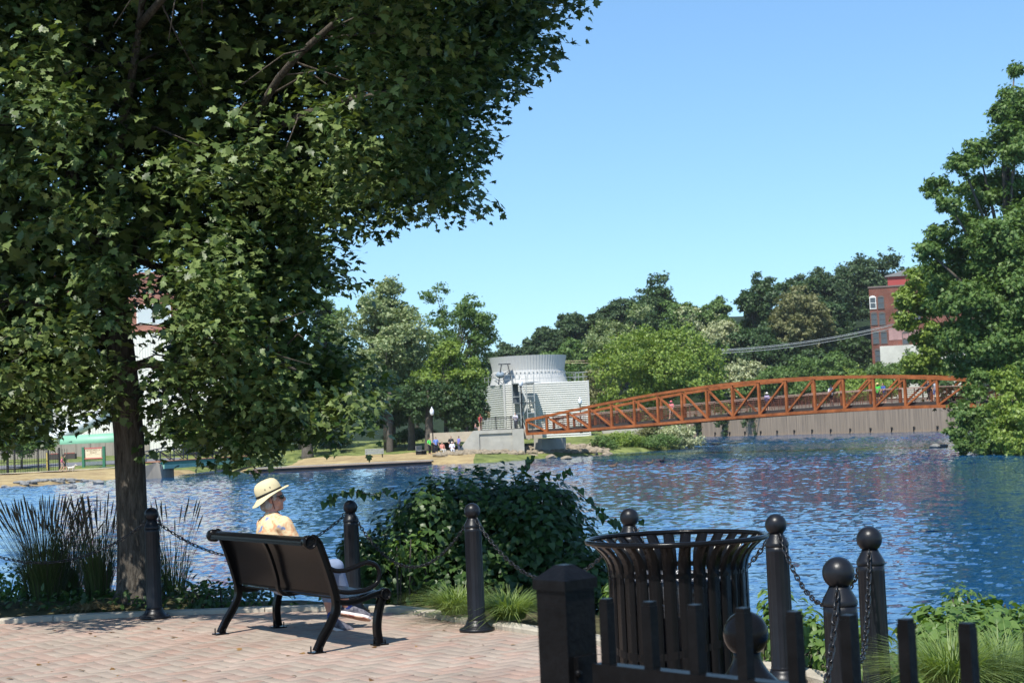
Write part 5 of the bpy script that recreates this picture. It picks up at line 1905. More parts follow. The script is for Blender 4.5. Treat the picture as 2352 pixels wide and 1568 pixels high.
for row, (xa, xb, y) in enumerate(((2005, 2023, 696), (2008, 2026, 733), (2012, 2030, 776), (2017, 2035, 817))):
    win(xa, y, white=(row == 0)); win(xb, y)
win(2078, 778); win(2060, 694); win(2064, 731); win(2100, 692); win(2105, 730)
sA, sB = P(2027, 655, 304), P(2120, 640, 304)
mb = MB(); mb.box(((sA.x + sB.x) / 2 - p0.x, 4.5, zt_ + 1.2), (sB.x - sA.x, 5, 2.0)); mb.build('roof_shed', mat('red shed boards', (.33, .05, .045), .7), bl_)
mb = MB(); xa, xb = sA.x - p0.x - .5, sB.x - p0.x + .5
mb.prism([(xa, 1.6, zt_ + 2.1), (xb, 1.6, zt_ + 2.1), (xb, 1.6, zt_ + 2.5), ((xa + xb) / 2, 1.6, zt_ + 3.4), (xa, 1.6, zt_ + 2.3)], (0, 6, 0)); mb.build('shed_roof', mat('grey shingle', (.20, .20, .20), .9), bl_)
mb = MB(); q = P(2062, 790, 298); mb.box((q.x + 8 - p0.x - 3, -.9, 9.5), (16, 1.7, 9.2 + (q.z - 14))); mb.build('stucco_annex', mat('pale stucco', (.50, .49, .44), .9, var=.15, vscale=.4), bl_)
mb = MB(); q = P(2062, 767, 299.8); mb.box((q.x - p0.x + 1, -.02, q.z), (5.5, .06, 2.3)); mb.build('faded_paint_panel', mat('faded paint', (.33, .20, .19), .9, var=.2, vscale=1), bl_)

# little pale house half lost among the hillside trees
hp = P(1845, 790, 318); hg = 10.5
hs = empty('house', (hp.x, 318, 0), .2, 'small pale gabled house half hidden among the hillside trees', 'house')
hz = P(1845, 797, 318).z
mb = MB(); mb.box((0, 3, hz - 1.2), (4.4, 4.4, 7.0)); mb.build('wall', mat('pale clapboard', (.36, .34, .33), .8), hs)
mb = MB(); mb.prism([(-2.6, .5, hz + 2.3), (2.6, .5, hz + 2.3), (0, .5, hz + 4.6)], (0, 5.0, 0)); mb.build('roof', mat('pale gable', (.30, .28, .27), .8), hs)

# ------------------------------------------------------------------ mill buildings behind the maple
ml = empty('mill_building', (-48, 232, 0), 0, 'large brick mill with a pale siding base, seen in gaps of the maple', 'building')
zb = P(340, 625, 232).z; zm_ = P(340, 762, 232).z
xl, xr = P(120, 700, 232).x, P(505, 700, 232).x
mb = MB(); mb.box(((xl + xr) / 2 + 48, 10, (zb + zm_) / 2), (xr - xl, 20, zb - zm_)); mb.build('wall', brick2, ml)
mb = MB(); xr2 = P(560, 850, 231).x
mb.box(((xl + xr2) / 2 + 48, 9.2, zm_ / 2 - .1), (xr2 - xl, 20, zm_ - .2))
for i in range(70):
    mb.box((xl + 48 + i * (xr2 - xl) / 70, -.83, zm_ / 2 - .1), (.08, .06, zm_ - .3))
mb.build('siding', mat('white ribbed siding', (.70, .69, .64), .6), ml)
for px_, py_, w, h in ((370, 722, 2.6, 2.6), (336, 722, 2.6, 2.6), (440, 722, 2.6, 2.6), (225, 715, 2.6, 2.6), (300, 660, 2, 2.2)):
    q = P(px_, py_, 231.9)
    f = MB(); f.box((q.x + 48, -.05, q.z), (w + .3, .12, h + .3)); fo = f.build('window', winw, ml)
    f = MB(); f.box((q.x + 48, -.10, q.z), (w, .08, h)); f.build('pane', mat('pale blinds', (.50, .55, .57), .4), fo)
# white pipe, green tank, low wall
mb = MB(); a, b_ = P(75, 1030, 205), P(275, 935, 212); mb.tube([a, b_], .98, 28); o = mb.build('penstock_pipe', mat('white pipe', (.66, .70, .70), .5, var=.08, vscale=.6)); tag(o, 'big white pipe slanting up behind the green tank', 'pipe')
mb = MB(); a, b_ = P(140, 1019, 200), P(330, 1008, 200); r_ = 1.0
d = (b_ - a).normalized()
mb.tube([a, a + d * .08, a + d * .3, b_ - d * .3, b_], [.55, .8, r_, r_, .6], 28); o = mb.build('storage_tank', mat('green tank paint', (.19, .42, .28), .5, var=.08, vscale=.8)); tag(o, 'pale green cylindrical tank lying behind the low wall', 'tank')
oldc = mat('old concrete', (.27, .24, .20), .9, var=.25, vscale=.7, stretch=(2, 2, .25))
mb = MB(); a, b_ = P(-60, 1055, 194), P(345, 1042, 194)
for i in range(12):
    q0, q1 = a.lerp(b_, i / 12), a.lerp(b_, (i + 1) / 12); mb.beam((q0.x, 194, gz(q0.x, 194) + .65), (q1.x - .04, 194, gz(q1.x, 194) + .65), .3, 1.9)
o = mb.build('low_wall', oldc); tag(o, 'low streaked concrete wall along the road at the far left', 'wall')
for px_, lab in ((122, 'flower planter box by the low wall, the one nearer the black fence'), (160, 'flower planter box by the low wall, right of the walking man')):
    q = P(px_, 1052, 188); z0 = gz(q.x, 188)
    t = empty('planter_box', (q.x, 188, z0), 0, lab, 'planter')
    MB().box((0, 0, .3), (1.5, .8, .6)).build('box', mat('dark planter', (.06, .05, .045), .8), t)
    bb = MB()
    for k_ in range(9): bb.ball((-.6 + .15 * k_, random.Random(k_).uniform(-.2, .2), .66), .10, 6, 4)
    bb.build('flowers', mat('planter flowers', (.30, .10, .07), .9, var=.6, vscale=6), t)

# sign by the path
sg = P(216, 1073, 166); z0 = gz(sg.x, 166)
sign = empty('park_sign', (sg.x, 166, z0), R(-6), 'green-posted park sign with a cream board lettered BOZZARELLA POINT', 'sign')
grn = mat('green sign paint', (.035, .16, .09), .6)
for s in (-1, 1):
    MB().box((1.12 * s, 0, 1.1), (.26, .26, 2.2)).build('post', grn, sign)
MB().box((0, 0, 1.52), (1.74, .10, .95)).build('board', mat('cream board', (.72, .60, .42), .7), sign)
MB().box((0, 0, 2.06), (1.96, .16, .11)).build('board_trim', mat('red trim', (.50, .10, .10), .6), sign)
MB().box((0, 0, .99), (1.96, .16, .11)).build('board_trim', M.get('x') or bpy.data.materials['red trim'], sign)
inkm = mat('brown lettering', (.24, .13, .07), .8)


def lettering(txt, size, loc, parent, m, rx=90):
    cu = bpy.data.curves.new('lettering', 'FONT'); cu.body = txt; cu.size = size; cu.align_x = 'CENTER'; cu.extrude = .006
    tmp = bpy.data.objects.new('lettering', cu); C.objects.link(tmp)
    dg = bpy.context.evaluated_depsgraph_get(); me = bpy.data.meshes.new_from_object(tmp.evaluated_get(dg)); bpy.data.objects.remove(tmp)
    o = bpy.data.objects.new('lettering', me); C.objects.link(o); me.materials.clear(); me.materials.append(m)
    o.parent = parent; o.location = loc; o.rotation_euler = (R(rx), 0, 0)
    return o


lettering('BOZZARELLA', .25, (0, -.055, 1.76), sign, inkm)
lettering('POINT', .25, (0, -.055, 1.50), sign, inkm)
MB().box((-.45, -.055, 1.40), (.55, .012, .015)).box((.45, -.055, 1.40), (.55, .012, .015)).build('rule_lines', inkm, sign)
picket = MB()
for i in range(14): picket.box((-.9 + i * .14, .03, .45), (.03, .03, .9))
picket.box((0, .03, .88), (1.9, .035, .05)); picket.build('lower_pickets', grn, sign)

# black post fence, far left
fa = P(-60, 1098, 160); fb = P(128, 1088, 163)
t = empty('park_fence', (fa.x, 160, gz(fa.x, 160)), 0, 'tall black metal fence at the far left, ending by the walking man', 'fence')
for i, px_ in enumerate((18, 34, 88, 112, 137)):
    q = P(px_, 1080, 162.0); MB().box((q.x - fa.x, 2.0, 1.2), (.16 if i in (3, 4, 0) else .10, .12, 2.5)).build('post', M['black_matt'], t)
for z in (.25, 1.15, 2.3):
    MB().box(((fa.x + P(112, 1080, 162).x) / 2 - fa.x, 2.0, z), (P(112, 1080, 162).x - fa.x, .05, .05)).build('rail', M['black_matt'], t)
mb = MB()
for i in range(34):
    mb.box((i * .24 + 1.0, 2.0, 1.2), (.03, .03, 2.2))
mb.build('bars', M['black_matt'], t)
o = MB().box((P(108, 1070, 164).x, 164, gz(P(108, 1070, 164).x, 164) + .9), (.14, .14, 1.9)).build('marker_post', mat('yellow marker', (.55, .42, .12), .7)); tag(o, 'yellow marker post beside the black fence gate', 'post')

# little truss footbridge over the inlet
fbz = P(372, 1066, 143).z
fbA, fbB = P(372, 1066, 143.5), P(598, 1058, 163)
sb = empty('small_footbridge', (fbA.x, fbA.y, 0), 0, 'small dark blue railed footbridge on a pale green beam over the inlet', 'footbridge')
dA = Vector((0, 0, -.02)); dB = Vector((fbB.x - fbA.x, fbB.y - fbA.y, -.02))
gbm = mat('pale green girder', (.27, .48, .36), .6, var=.15, vscale=1.2); gbd = mat('dark green girder', (.05, .22, .17), .6)
blu = mat('dark blue railing', (.035, .045, .07), .5)
sd__ = Vector((dB.y, -dB.x, 0)).normalized()
if sd__.y > 0: sd__ = -sd__
mb = MB(); mb.beam(dA + sd__ * .06 + Vector((0, 0, -.28)), dB + sd__ * .06 + Vector((0, 0, -.28)), .35, .36); mb.build('girder', gbm, sb)
mb = MB(); mb.beam(dA + Vector((0, 0, .03)), dB + Vector((0, 0, .03)), .30, .26); mb.build('girder_top', gbd, sb)
mb = MB(); mb.beam(dA - sd__ * 1.0 + Vector((0, 0, .21)), dB - sd__ * 1.0 + Vector((0, 0, .21)), 2.4, .09); mb.build('deck', mat('rusty deck edge', (.32, .15, .08), .8), sb)
for k_ in (0, 1):
    mb = MB(); of = -sd__ * (.1 + 1.8 * k_); NN = 9
    pts = []
    L0 = dA - (dB - dA) * .13
    for i in range(NN + 1):
        t_ = i / NN; pts.append(L0.lerp(dB, t_) + of + Vector((0, 0, .28 + .55 + .75 * (1 - (2 * t_ - 1) ** 2))))
    for i in range(NN):
        mb.beam(pts[i], pts[i + 1], .09, .09)
        lo0 = L0.lerp(dB, i / NN) + of + Vector((0, 0, .28)); lo1 = L0.lerp(dB, (i + 1) / NN) + of + Vector((0, 0, .28))
        mb.beam(pts[i], lo0, .09, .09); mb.beam(pts[i], lo1, .07, .07)
        m0 = pts[i] * .45 + lo0 * .55; m1_ = pts[i + 1] * .45 + lo1 * .55; mb.beam(m0, m1_, .05, .05)
    mb.build('railing', blu, sb)
mb = MB(); a = P(335, 1100, 142.5)
mb.prism([(a.x - .3, 142.4, -1.8), (fbA.x + .05, 143.3, -1.8), (fbA.x + .05, 143.3, fbz - .05), (fbA.x - .45, 143.3, fbz + .18), (a.x - .3, 142.4, fbz - .12)], (0.2, 4, 0)); o = mb.build('concrete_abutment', oldc); tag(o, 'streaked concrete block carrying the left end of the green girder', 'abutment')
mb = MB(); mb.box((-31.2, 171.6, -.9), (7.5, .5, 2)); o = mb.build('inlet_wall', mat('dark stone', (.03, .03, .03), .8)); tag(o, 'dark wall under the small footbridge', 'wall')  # near-black box across the back of the inlet

# timber bulkhead
ba, bb_ = P(582, 1080, 146.5), P(990, 1061, 153)
tb_ = empty('timber_bulkhead', ba, 0, 'long low dark timber bulkhead along the far shore with a pale cap', 'bulkhead')
d = bb_ - ba
drk = mat('dark wet timber', (.035, .026, .022), .7, var=.3, vscale=1.5)
MB().beam(Vector((0, 0, -.30)), d + Vector((0, 0, -.30)), .4, .75).build('timber_wall', drk, tb_)
MB().beam(Vector((0, -.06, .11)), d + Vector((0, -.06, .11)), .5, .07).build('cap_board', mat('cap timber', (.33, .24, .19), .8), tb_)
MB().beam(Vector((0, .9, .20)), d + Vector((0, .9, .20)), 1.3, .06).build('walk_boards', M['wood_grey'], tb_)
MB().box((.15, -.26, -.32), (.9, .14, .75)).build('end_post', mat('purple brown timber', (.17, .10, .09), .8), tb_)


# slatted benches on the far bank
def far_bench(px_, py_, Y, rz, label):
    q = P(px_, py_, Y); z0 = gz(q.x, Y)
    t = empty('slatted_bench', (q.x, Y, z0), rz, label, 'bench', 'grey slatted benches on the far bank')
    mb = MB()
    for i in range(4): mb.box((0, .28, .52 + .13 * i), (1.9, .05, .10))
    mb.build('backrest', M['wood_grey'], t)
    mb = MB()
    for i in range(4): mb.box((0, .14 - .13 * i, .45), (1.9, .10, .05))
    mb.build('seat', M['wood_grey'], t)
    for s in (-.8, .8):
        MB().box((s, 0, .21), (.10, .55, .42)).box((s, .30, .48), (.08, .07, .95)).build('frame', M['black_matt'], t)


far_bench(860, 1045, 160, 0.05, 'pale grey slatted bench facing us on the sandy bank in front of the trees')
far_bench(968, 1036, 163, R(75), 'grey slatted bench seen end-on near the lamp post')

# power lines
for i, (ya, yb_) in enumerate(((803, 744), (806, 747), (811, 753))):
    a, b_ = P(1655, ya, 280), P(2052, yb_, 292)
    mb = MB(); q = [a.lerp(b_, k_ / 12) - Vector((0, 0, .8 * 4 * (k_ / 12) * (1 - k_ / 12))) for k_ in range(13)]
    mb.tube(q, .055, 5); o = mb.build('power_line', M['steel'])
    tag(o, ('top', 'middle', 'lowest')[i] + ' of the three parallel wires strung toward the brick building', 'power line', 'wires toward the brick building')
for i, (ya, yb_) in enumerate(((829, 827), (833, 834))):
    a, b_ = P(1296, ya, 225), P(1400, yb_, 225)
    mb = MB(); mb.tube([a, b_], .04, 5); o = mb.build('power_line', mat('tan wire', (.45, .36, .22), .6)); tag(o, ('upper', 'lower')[i] + ' of two short tan wires right of the fan stack', 'power line', 'tan wires by the fan stack')

# rocks and riprap
stone = mat('shore stone', (.22, .18, .125), .9, 0, .2, var=.3, vscale=1.5, bump=.5, bscale=5, col2=(.27, .225, .165))
greyst = mat('grey shore stone', (.21, .21, .205), .9, 0, .2, var=.3, vscale=1.5, bump=.5, bscale=5)


def rock_mb(mb, c, r, seed):
    r2 = random.Random(seed)
    q = MB(); q.ball((0, 0, 0), 1, 9, 6)
    ax = [Vector((r2.uniform(-1, 1), r2.uniform(-1, 1), r2.uniform(-1, 1))).normalized() for _ in range(5)]
    cut = [r2.uniform(.55, .85) for _ in ax]
    vs = []
    for p in q.v:
        v = Vector(p)
        for a_, k_ in zip(ax, cut):
            d_ = v.dot(a_)
            if d_ > k_: v -= a_ * (d_ - k_)
        vs.append(Vector((v.x * r[0], v.y * r[1], v.z * r[2])) + Vector(c))
    mb.add(vs, q.f, 0, False)


rr3 = random.Random(12)
for i, (x_, y_, rx_, lab, m_) in enumerate((
        (1268, 1028, .55, 'brown boulder below the abutment end', stone), (1238, 1032, .5, 'tan boulder in the riprap left of the bridge foot', stone),
        (1222, 1046, .6, 'flat pale boulder at the water below the abutment', stone), (1268, 1046, .55, 'pale boulder at the waterline beneath the bridge end', stone),
        (1300, 1048, .45, 'small pale boulder by the shaded bank under the bridge', stone), (1150, 1050, .6, 'rough tan boulder among the riprap', stone),
        (1090, 1052, .55, 'weathered boulder above the bulkhead end', stone), (1040, 1056, .5, 'mossy boulder beside the end of the bulkhead', stone),
        (2148, 1021, .42, 'pale rock in the water left of the right bank shrubs', greyst), (2166, 1019, .35, 'smaller pale rock tight against the right bank shrubs', greyst),
        (165, 1113, .34, 'dark-edged flat rock on the left shore', greyst), (225, 1104, .42, 'large grey slab on the shore close to the maple trunk', greyst))):
    Yy = {0: 161}.get(0)
    q = G(x_, y_ + 4, WATER + .12)
    mb = MB(); rock_mb(mb, (0, 0, 0), (rx_ * 1.3, rx_, rx_ * .62), 100 + i); o = mb.build('boulder', m_, None, q)
    tag(o, lab, 'rock', 'boulders on the river shore')
mb = MB()
for i in range(620):
    px_ = rr3.uniform(1000, 1400); k_ = rr3.random()
    yb0 = 1067 - (px_ - 1000) * .055
    q = G(px_, yb0 - 3, WATER)
    q = Vector((q.x + rr3.uniform(-.3, .3), q.y + k_ * 6.5, 0)); q.z = gz(q.x, q.y) + rr3.uniform(-.05, .12)
    s_ = rr3.uniform(.16, .42); rock_mb(mb, q, (s_ * 1.3, s_, s_ * .7), i)
o = mb.build('riprap', stone); tag(o, 'heap of tan riprap stones on the bank below the abutment', None, None, 'stuff')
mb = MB()
for i in range(200):
    px_ = rr3.uniform(-120, 275)
    yb0 = 1121 - px_ * .074
    q = G(px_, yb0, WATER); q = Vector((q.x, q.y + rr3.uniform(0, 2.0), 0)); q.z = gz(q.x, q.y) + rr3.uniform(-.05, .08)
    s_ = rr3.uniform(.10, .30); rock_mb(mb, q, (s_ * 1.6, s_, s_ * .6), i + 900)
o = mb.build('shore_rocks', greyst); tag(o, 'flat grey stones along the left shore', None, None, 'stuff')

# ducks
for i, (px_, py_, lab) in enumerate(((1408, 1073, 'brown duck swimming alone, the one farthest to the shore left of the pair'), (1493, 1066, 'brown duck swimming just behind another duck'), (1521, 1061, 'dark duck with raised head leading the pair'))):
    q = G(px_, py_, WATER)
    t = empty('duck', q, .4 * i, lab, 'duck', 'ducks on the river')
    bd_ = MB(); bd_.ball((0, 0, .08), (.26, .14, .12), 12, 8).capsule((.18, 0, .12), (.26, 0, .28 + .05 * (i == 2)), .06, .05).ball((.28, 0, .31 + .05 * (i == 2)), (.075, .055, .055), 10, 6).capsule((.33, 0, .30 + .05 * (i == 2)), (.42, 0, .285 + .05 * (i == 2)), .028, .022, 8).capsule((-.2, 0, .12), (-.34, 0, .17), .07, .03)
    remeshed(bd_, 'body', mat('duck feathers', (.11, .07, .045), .8, var=.4, vscale=8) if i < 2 else M['black_matt'], t, .02, 2)


# ------------------------------------------------------------------ people on the far side
def far_person(loc, rz, label, top, bottom, pose='stand', skin=None, hair=(.06, .045, .035), hatc=None, h=1.74, legs=None, group=None):
    t = empty('person', loc, rz, label, 'person', group)
    k_ = h / 1.74
    V_ = lambda x, y, z: Vector((x, y, z)) * k_
    if pose == 'sit':
        hipz = .50
        hl, hr2 = V_(-.10, 0, hipz), V_(.10, 0, hipz)
        kl, kr = V_(-.12, -.44, .52), V_(.12, -.44, .50)
        al, ar = V_(-.12, -.50, .08), V_(.14, -.42, .08)
        dz = hipz - .93
    elif pose == 'walk':
        hl, hr2 = V_(-.10, 0, .93), V_(.10, 0, .93)
        kl, kr = V_(-.10, -.16, .50), V_(.10, .05, .50)
        al, ar = V_(-.10, -.25, .08), V_(.10, .34, .12)
        dz = 0
    else:
        hl, hr2 = V_(-.10, 0, .93), V_(.10, 0, .93)
        kl, kr = V_(-.11, -.02, .50), V_(.11, -.01, .50)
        al, ar = V_(-.12, 0, .08), V_(.12, .02, .08)
        dz = 0
    lean = -.12 if pose == 'lean' else 0
    ch = V_(0, lean * .8, 1.28 + dz); nk = V_(0, lean, 1.48 + dz); hd = V_(0, lean - .02, 1.62 + dz)
    sl, sr = V_(-.19, lean, 1.41 + dz), V_(.19, lean, 1.41 + dz)
    if pose == 'lean':
        el, er, wl, wr = V_(-.28, lean - .12, 1.16), V_(.28, lean - .12, 1.16), V_(-.16, lean - .38, 1.10), V_(.16, lean - .38, 1.10)
    elif pose == 'sit':
        el, er, wl, wr = V_(-.27, -.05, 1.13 + dz), V_(.27, -.05, 1.13 + dz), V_(-.12, -.32, 1.05 + dz), V_(.10, -.34, 1.05 + dz)
    elif pose == 'walk':
        el, er, wl, wr = V_(-.27, .10, 1.15), V_(.27, -.06, 1.15), V_(-.27, -.02, .93), V_(.26, -.26, 1.02)
    else:
        el, er, wl, wr = V_(-.28, .04, 1.15), V_(.27, .0, 1.15), V_(-.20, -.16, 1.02), V_(.24, -.10, .92)
    b_ = MB()
    b_.capsule((hl + hr2) / 2, ch, .12 * k_, .13 * k_, 10).capsule(sl, sr, .06, .06, 8).capsule(ch, nk, .10, .055, 8).capsule(nk, hd, .05, .06, 8).ball(hd, (.075, .09, .115), 10, 8)
    b_.ball(hd + Vector((0, -.09, -.015)), .02, 6, 4)
    for a_, c_, d_ in ((sl, el, wl), (sr, er, wr)):
        b_.capsule(a_, c_, .05, .04, 8).capsule(c_, d_, .038, .03, 8).capsule(d_, d_ + (d_ - c_).normalized() * .10, .036, .026, 8)
    for a_, c_, d_ in ((hl, kl, al), (hr2, kr, ar)):
        b_.capsule(a_, c_, .085, .06, 8).capsule(c_, d_, .056, .04, 8).capsule(d_, d_ + Vector((0, -.15, -.04)), .045, .04, 8)
    remeshed(b_, 'body', skin or M['skin_far'], t, .025, 2)
    s_ = MB()
    s_.capsule((hl + hr2) / 2 + Vector((0, 0, .04)), ch, .155 * k_, .165 * k_, 10).capsule(sl, sr, .085, .085, 8)
    for a_, c_ in ((sl, el), (sr, er)):
        s_.capsule(a_, a_.lerp(c_, .8), .075, .068, 8)
    remeshed(s_, 'shirt', cloth('cloth %.2f %.2f %.2f' % top, top), t, .025, 2)
    s_ = MB(); s_.capsule(hl, hr2, .13, .13, 8)
    fr = 1.0 if legs == 'long' else .75
    for a_, c_, d_ in ((hl, kl, al), (hr2, kr, ar)):
        s_.capsule(a_, a_.lerp(c_, 1.0 if legs == 'long' else .8), .10, .078, 8)
        if legs == 'long': s_.capsule(c_, c_.lerp(d_, .9), .075, .06, 8)
    remeshed(s_, 'trousers', cloth('cloth %.2f %.2f %.2f' % bottom, bottom), t, .025, 2)
    q = MB(); q.ball(hd + Vector((0, .02, .035)), (.085, .095, .095), 10, 6); q.build('hair', cloth('hair %.2f' % hair[0], hair), t)
    if hatc:
        q = MB(); q.lathe([(.20, .05), (.20, .065), (.10, .075), (.095, .15), (.04, .18), (.0001, .185)], 14, hd); q.build('hat', cloth('hat %.2f %.2f' % hatc[:2], hatc), t)
    return t


def gp(px_, Y):
    q = P(px_, 1040, Y); return Vector((q.x, Y, gz(q.x, Y)))


far_person(gp(148, 159.5), R(90), 'man in a dark green shirt and black shorts walking his dog', (.07, .11, .05), (.012, .012, .015), 'walk')
far_person(gp(142, 160.6), R(100), 'person in pink walking half hidden behind the man with the dog', (.62, .16, .25), (.48, .36, .28), 'walk', hair=(.35, .24, .10), h=1.5)
q = gp(163, 159.2)
t = empty('dog', q, R(-8), 'small white dog walking ahead of the man on the path', 'dog')
db = MB()
db.capsule((-.26, 0, .40), (.02, 0, .40), .12, .125, 10).capsule((.02, 0, .40), (.22, 0, .42), .125, .145, 10)
db.capsule((.28, 0, .46), (.42, 0, .62), .085, .07, 8).ball((.46, 0, .65), (.10, .08, .085), 10, 8).capsule((.50, 0, .63), (.62, 0, .60), .05, .035, 8)
for s in (-1, 1):
    db.capsule((.42, .07 * s, .70), (.40, .09 * s, .62), .03, .02, 6)
    db.capsule((.22, .07 * s, .36), (.20 + .04 * s, .07 * s, .20), .055, .036, 8).capsule((.20 + .04 * s, .07 * s, .20), (.22 + .06 * s, .07 * s, .03), .034, .03, 8)
    db.capsule((-.26, .07 * s, .38), (-.20 + .05 * s, .08 * s, .25), .075, .048, 8).capsule((-.20 + .05 * s, .08 * s, .25), (-.32 + .05 * s, .08 * s, .15), .042, .03, 8).capsule((-.32 + .05 * s, .08 * s, .15), (-.28 + .05 * s, .08 * s, .03), .028, .028, 8)
db.capsule((-.34, 0, .46), (-.52, 0, .60), .04, .022, 6)
remeshed(db, 'body', mat('white dog fur', (.60, .56, .48), .95, bump=.4, bscale=40), t, .02, 2)
# group by the abutment
zA = lambda px_, Y: gp(px_, Y)
far_person(zA(1002, 164), R(20), 'person in a blue top standing by the lamp post', (.17, .26, .60), (.03, .03, .05), legs='long')
far_person(zA(987, 163.2), R(60), 'person in bright lime green partly hidden by the lamp post', (.10, .72, .12), (.03, .03, .03), legs='long')
far_person(zA(1016, 161.5), R(35), 'seated person in a pink top and pale trousers on the bank', (.68, .28, .22), (.55, .52, .47), 'sit', hair=(.10, .07, .05), legs='long')
far_person(zA(1039, 161.5), R(10), 'seated white-haired person dressed all in white on the bank', (.66, .66, .76), (.70, .70, .75), 'sit', hair=(.75, .72, .68), legs='long')
far_person(zA(1037, 164.5), R(0), 'person in dark clothes standing behind the seated white-haired one', (.03, .03, .035), (.03, .03, .03), legs='long', hair=(.16, .08, .05))
far_person(zA(1055, 164), R(-60), 'man in a violet-blue shirt standing beside the wing wall', (.19, .18, .50), (.10, .11, .16), legs='long')
for px_, lab, rz_ in ((1018, 'folding chair under the seated person in pink', 35), (1040, 'folding chair under the seated white-haired person', 10)):
    q = zA(px_, 161.6); t = empty('folding_chair', q, R(rz_), lab, 'chair', 'folding chairs on the bank')
    MB().box((0, 0, .40), (.5, .45, .05)).build('seat', M['black_matt'], t); MB().box((0, .24, .72), (.5, .04, .35)).build('backrest', M['black_matt'], t)
    for sx in (-1, 1):
        for sy in (-1, 1): MB().beam((.22 * sx, .2 * sy, 0), (.22 * sx, .2 * sy + .0, .38 if sy < 0 else .9), .03, .03, (0, 1, 0)).build('leg', M['steel'], t)
q = P(1104, 985, 166.8)
far_person((q.x, 167.0, 1.72), R(140), 'person in a dark red tank top standing at the left end of the black railing', (.34, .06, .06), (.40, .30, .16), hair=(.20, .05, .04))
far_person((P(1092, 985, 167).x, 167.4, 1.72), R(90), 'small child sitting at the top of the abutment ramp', (.40, .22, .18), (.10, .10, .12), 'sit', h=1.1)
far_person((P(1186, 985, 167).x, 167.0, 1.72), R(-20), 'man in a white shirt leaning on the railing beside the bridge lamp post', (.66, .64, .74), (.06, .06, .08), 'lean', legs='long')
# on the bridge
g_ = 'people crossing the bridge'
far_person(deck_at(.330, .55), R(-40), 'person in pink on the left part of the bridge', (.75, .20, .22), (.30, .22, .2), 'walk', group=g_, hatc=(.6, .15, .18))
far_person(deck_at(.318, .75), R(-40), 'person in dark blue beside the one in pink on the bridge', (.03, .03, .08), (.02, .02, .03), 'walk', group=g_)
far_person(deck_at(.555, .30), R(140), 'thin person in lilac with a pale cap on the middle of the bridge', (.38, .34, .56), (.30, .22, .2), group=g_, hatc=(.7, .68, .66), h=1.62)
far_person(deck_at(.690, .16), R(40), 'broad man in a white shirt seen from behind on the bridge', (.74, .68, .72), (.03, .03, .035), 'stand', group=g_, h=1.88, hair=(.10, .06, .04))
far_person(deck_at(.768, .35), R(-40), 'person in bright green with a straw hat on the right part of the bridge', (.07, .48, .07), (.02, .02, .02), group=g_, hatc=(.62, .50, .22))
far_person(deck_at(.775, .45), R(-60), 'person in a blue shirt next to the one in bright green', (.06, .10, .36), (.20, .17, .13), 'lean', group=g_)
far_person(deck_at(.855, .4), R(30), 'person in a dark top at the right end of the bridge by the trees', (.03, .035, .06), (.015, .015, .015), 'walk', group=g_, legs='long')
far_person(deck_at(.868, .4), R(-50), 'bald person in a black and white top at the right end of the bridge', (.35, .36, .40), (.05, .09, .25), 'walk', group=g_, hair=(.42, .26, .19))
# ------------------------------------------------------------------ trees of the far banks and the hill
TM = {
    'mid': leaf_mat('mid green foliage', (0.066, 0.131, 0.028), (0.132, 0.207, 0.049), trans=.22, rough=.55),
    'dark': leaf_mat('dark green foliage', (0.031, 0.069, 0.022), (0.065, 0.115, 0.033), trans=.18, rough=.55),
    'deep': leaf_mat('deep hillside foliage', (0.037, 0.073, 0.028), (0.071, 0.115, 0.041), trans=.18, rough=.6),
    'bright': leaf_mat('bright yellow-green foliage', (0.124, 0.199, 0.031), (0.240, 0.319, 0.059), trans=.25, rough=.5),
    'silver': leaf_mat('silver-backed foliage', (0.099, 0.160, 0.049), (0.314, 0.359, 0.175), trans=.2, rough=.5),
    'white': leaf_mat('white willow foliage', (0.190, 0.231, 0.112), (0.545, 0.559, 0.343), trans=.2, rough=.5),
    'olive': leaf_mat('olive brown foliage', (0.124, 0.136, 0.053), (0.206, 0.207, 0.091), trans=.2, rough=.6),
}


def make_tree(name, label, base, blobs, n, leaf, m, seed, clumps=10, cr=.5, trunk_r=.25, group=None, cat='tree', tmpl=SPRAY, limbs=True, trunk=True):
    rng = np.random.default_rng(seed)
    t = empty(name, base, 0, label, cat, group)
    b0 = np.array(base)
    cen, nor = crown_points(rng, blobs, n, clumps, .62, cr)
    gzv = base[2] - .3 if trunk else -1.2
    kk = cen[:, 2] > gzv
    cen, nor = cen[kk], nor[kk]
    td = rng.normal(size=cen.shape) + np.array([0, 0, -.35])
    me = leaf_mesh('crown', cen - b0, nor, leaf * rng.uniform(.6, 1.3, len(cen)), *tmpl, rng, td)
    mesh_obj('crown', me, TM[m], t)
    if not trunk:
        return t
    mb = MB()
    r2 = random.Random(seed)
    zs = [b_[2] for b_ in blobs]
    topz = max(zs) - base[2]
    mb.tube([(0, 0, -.5), (0, 0, topz * .25), (r2.uniform(-.3, .3), r2.uniform(-.3, .3), topz * .5), (r2.uniform(-.5, .5), 0, topz * .72)], [trunk_r * 1.25, trunk_r, trunk_r * .6, trunk_r * .15], 9)
    if limbs:
        for b_ in blobs:
            e = Vector(b_[:3]) - Vector(base)
            s = Vector((0, 0, max(.8, min(topz * .7, e.z * .55))))
            mb.tube([s, s.lerp(e, .5) + Vector((0, 0, .25)), e], [trunk_r * .42, trunk_r * .28, trunk_r * .10], 6)
    mb.build('trunk', M['bark_far'], t)
    return t


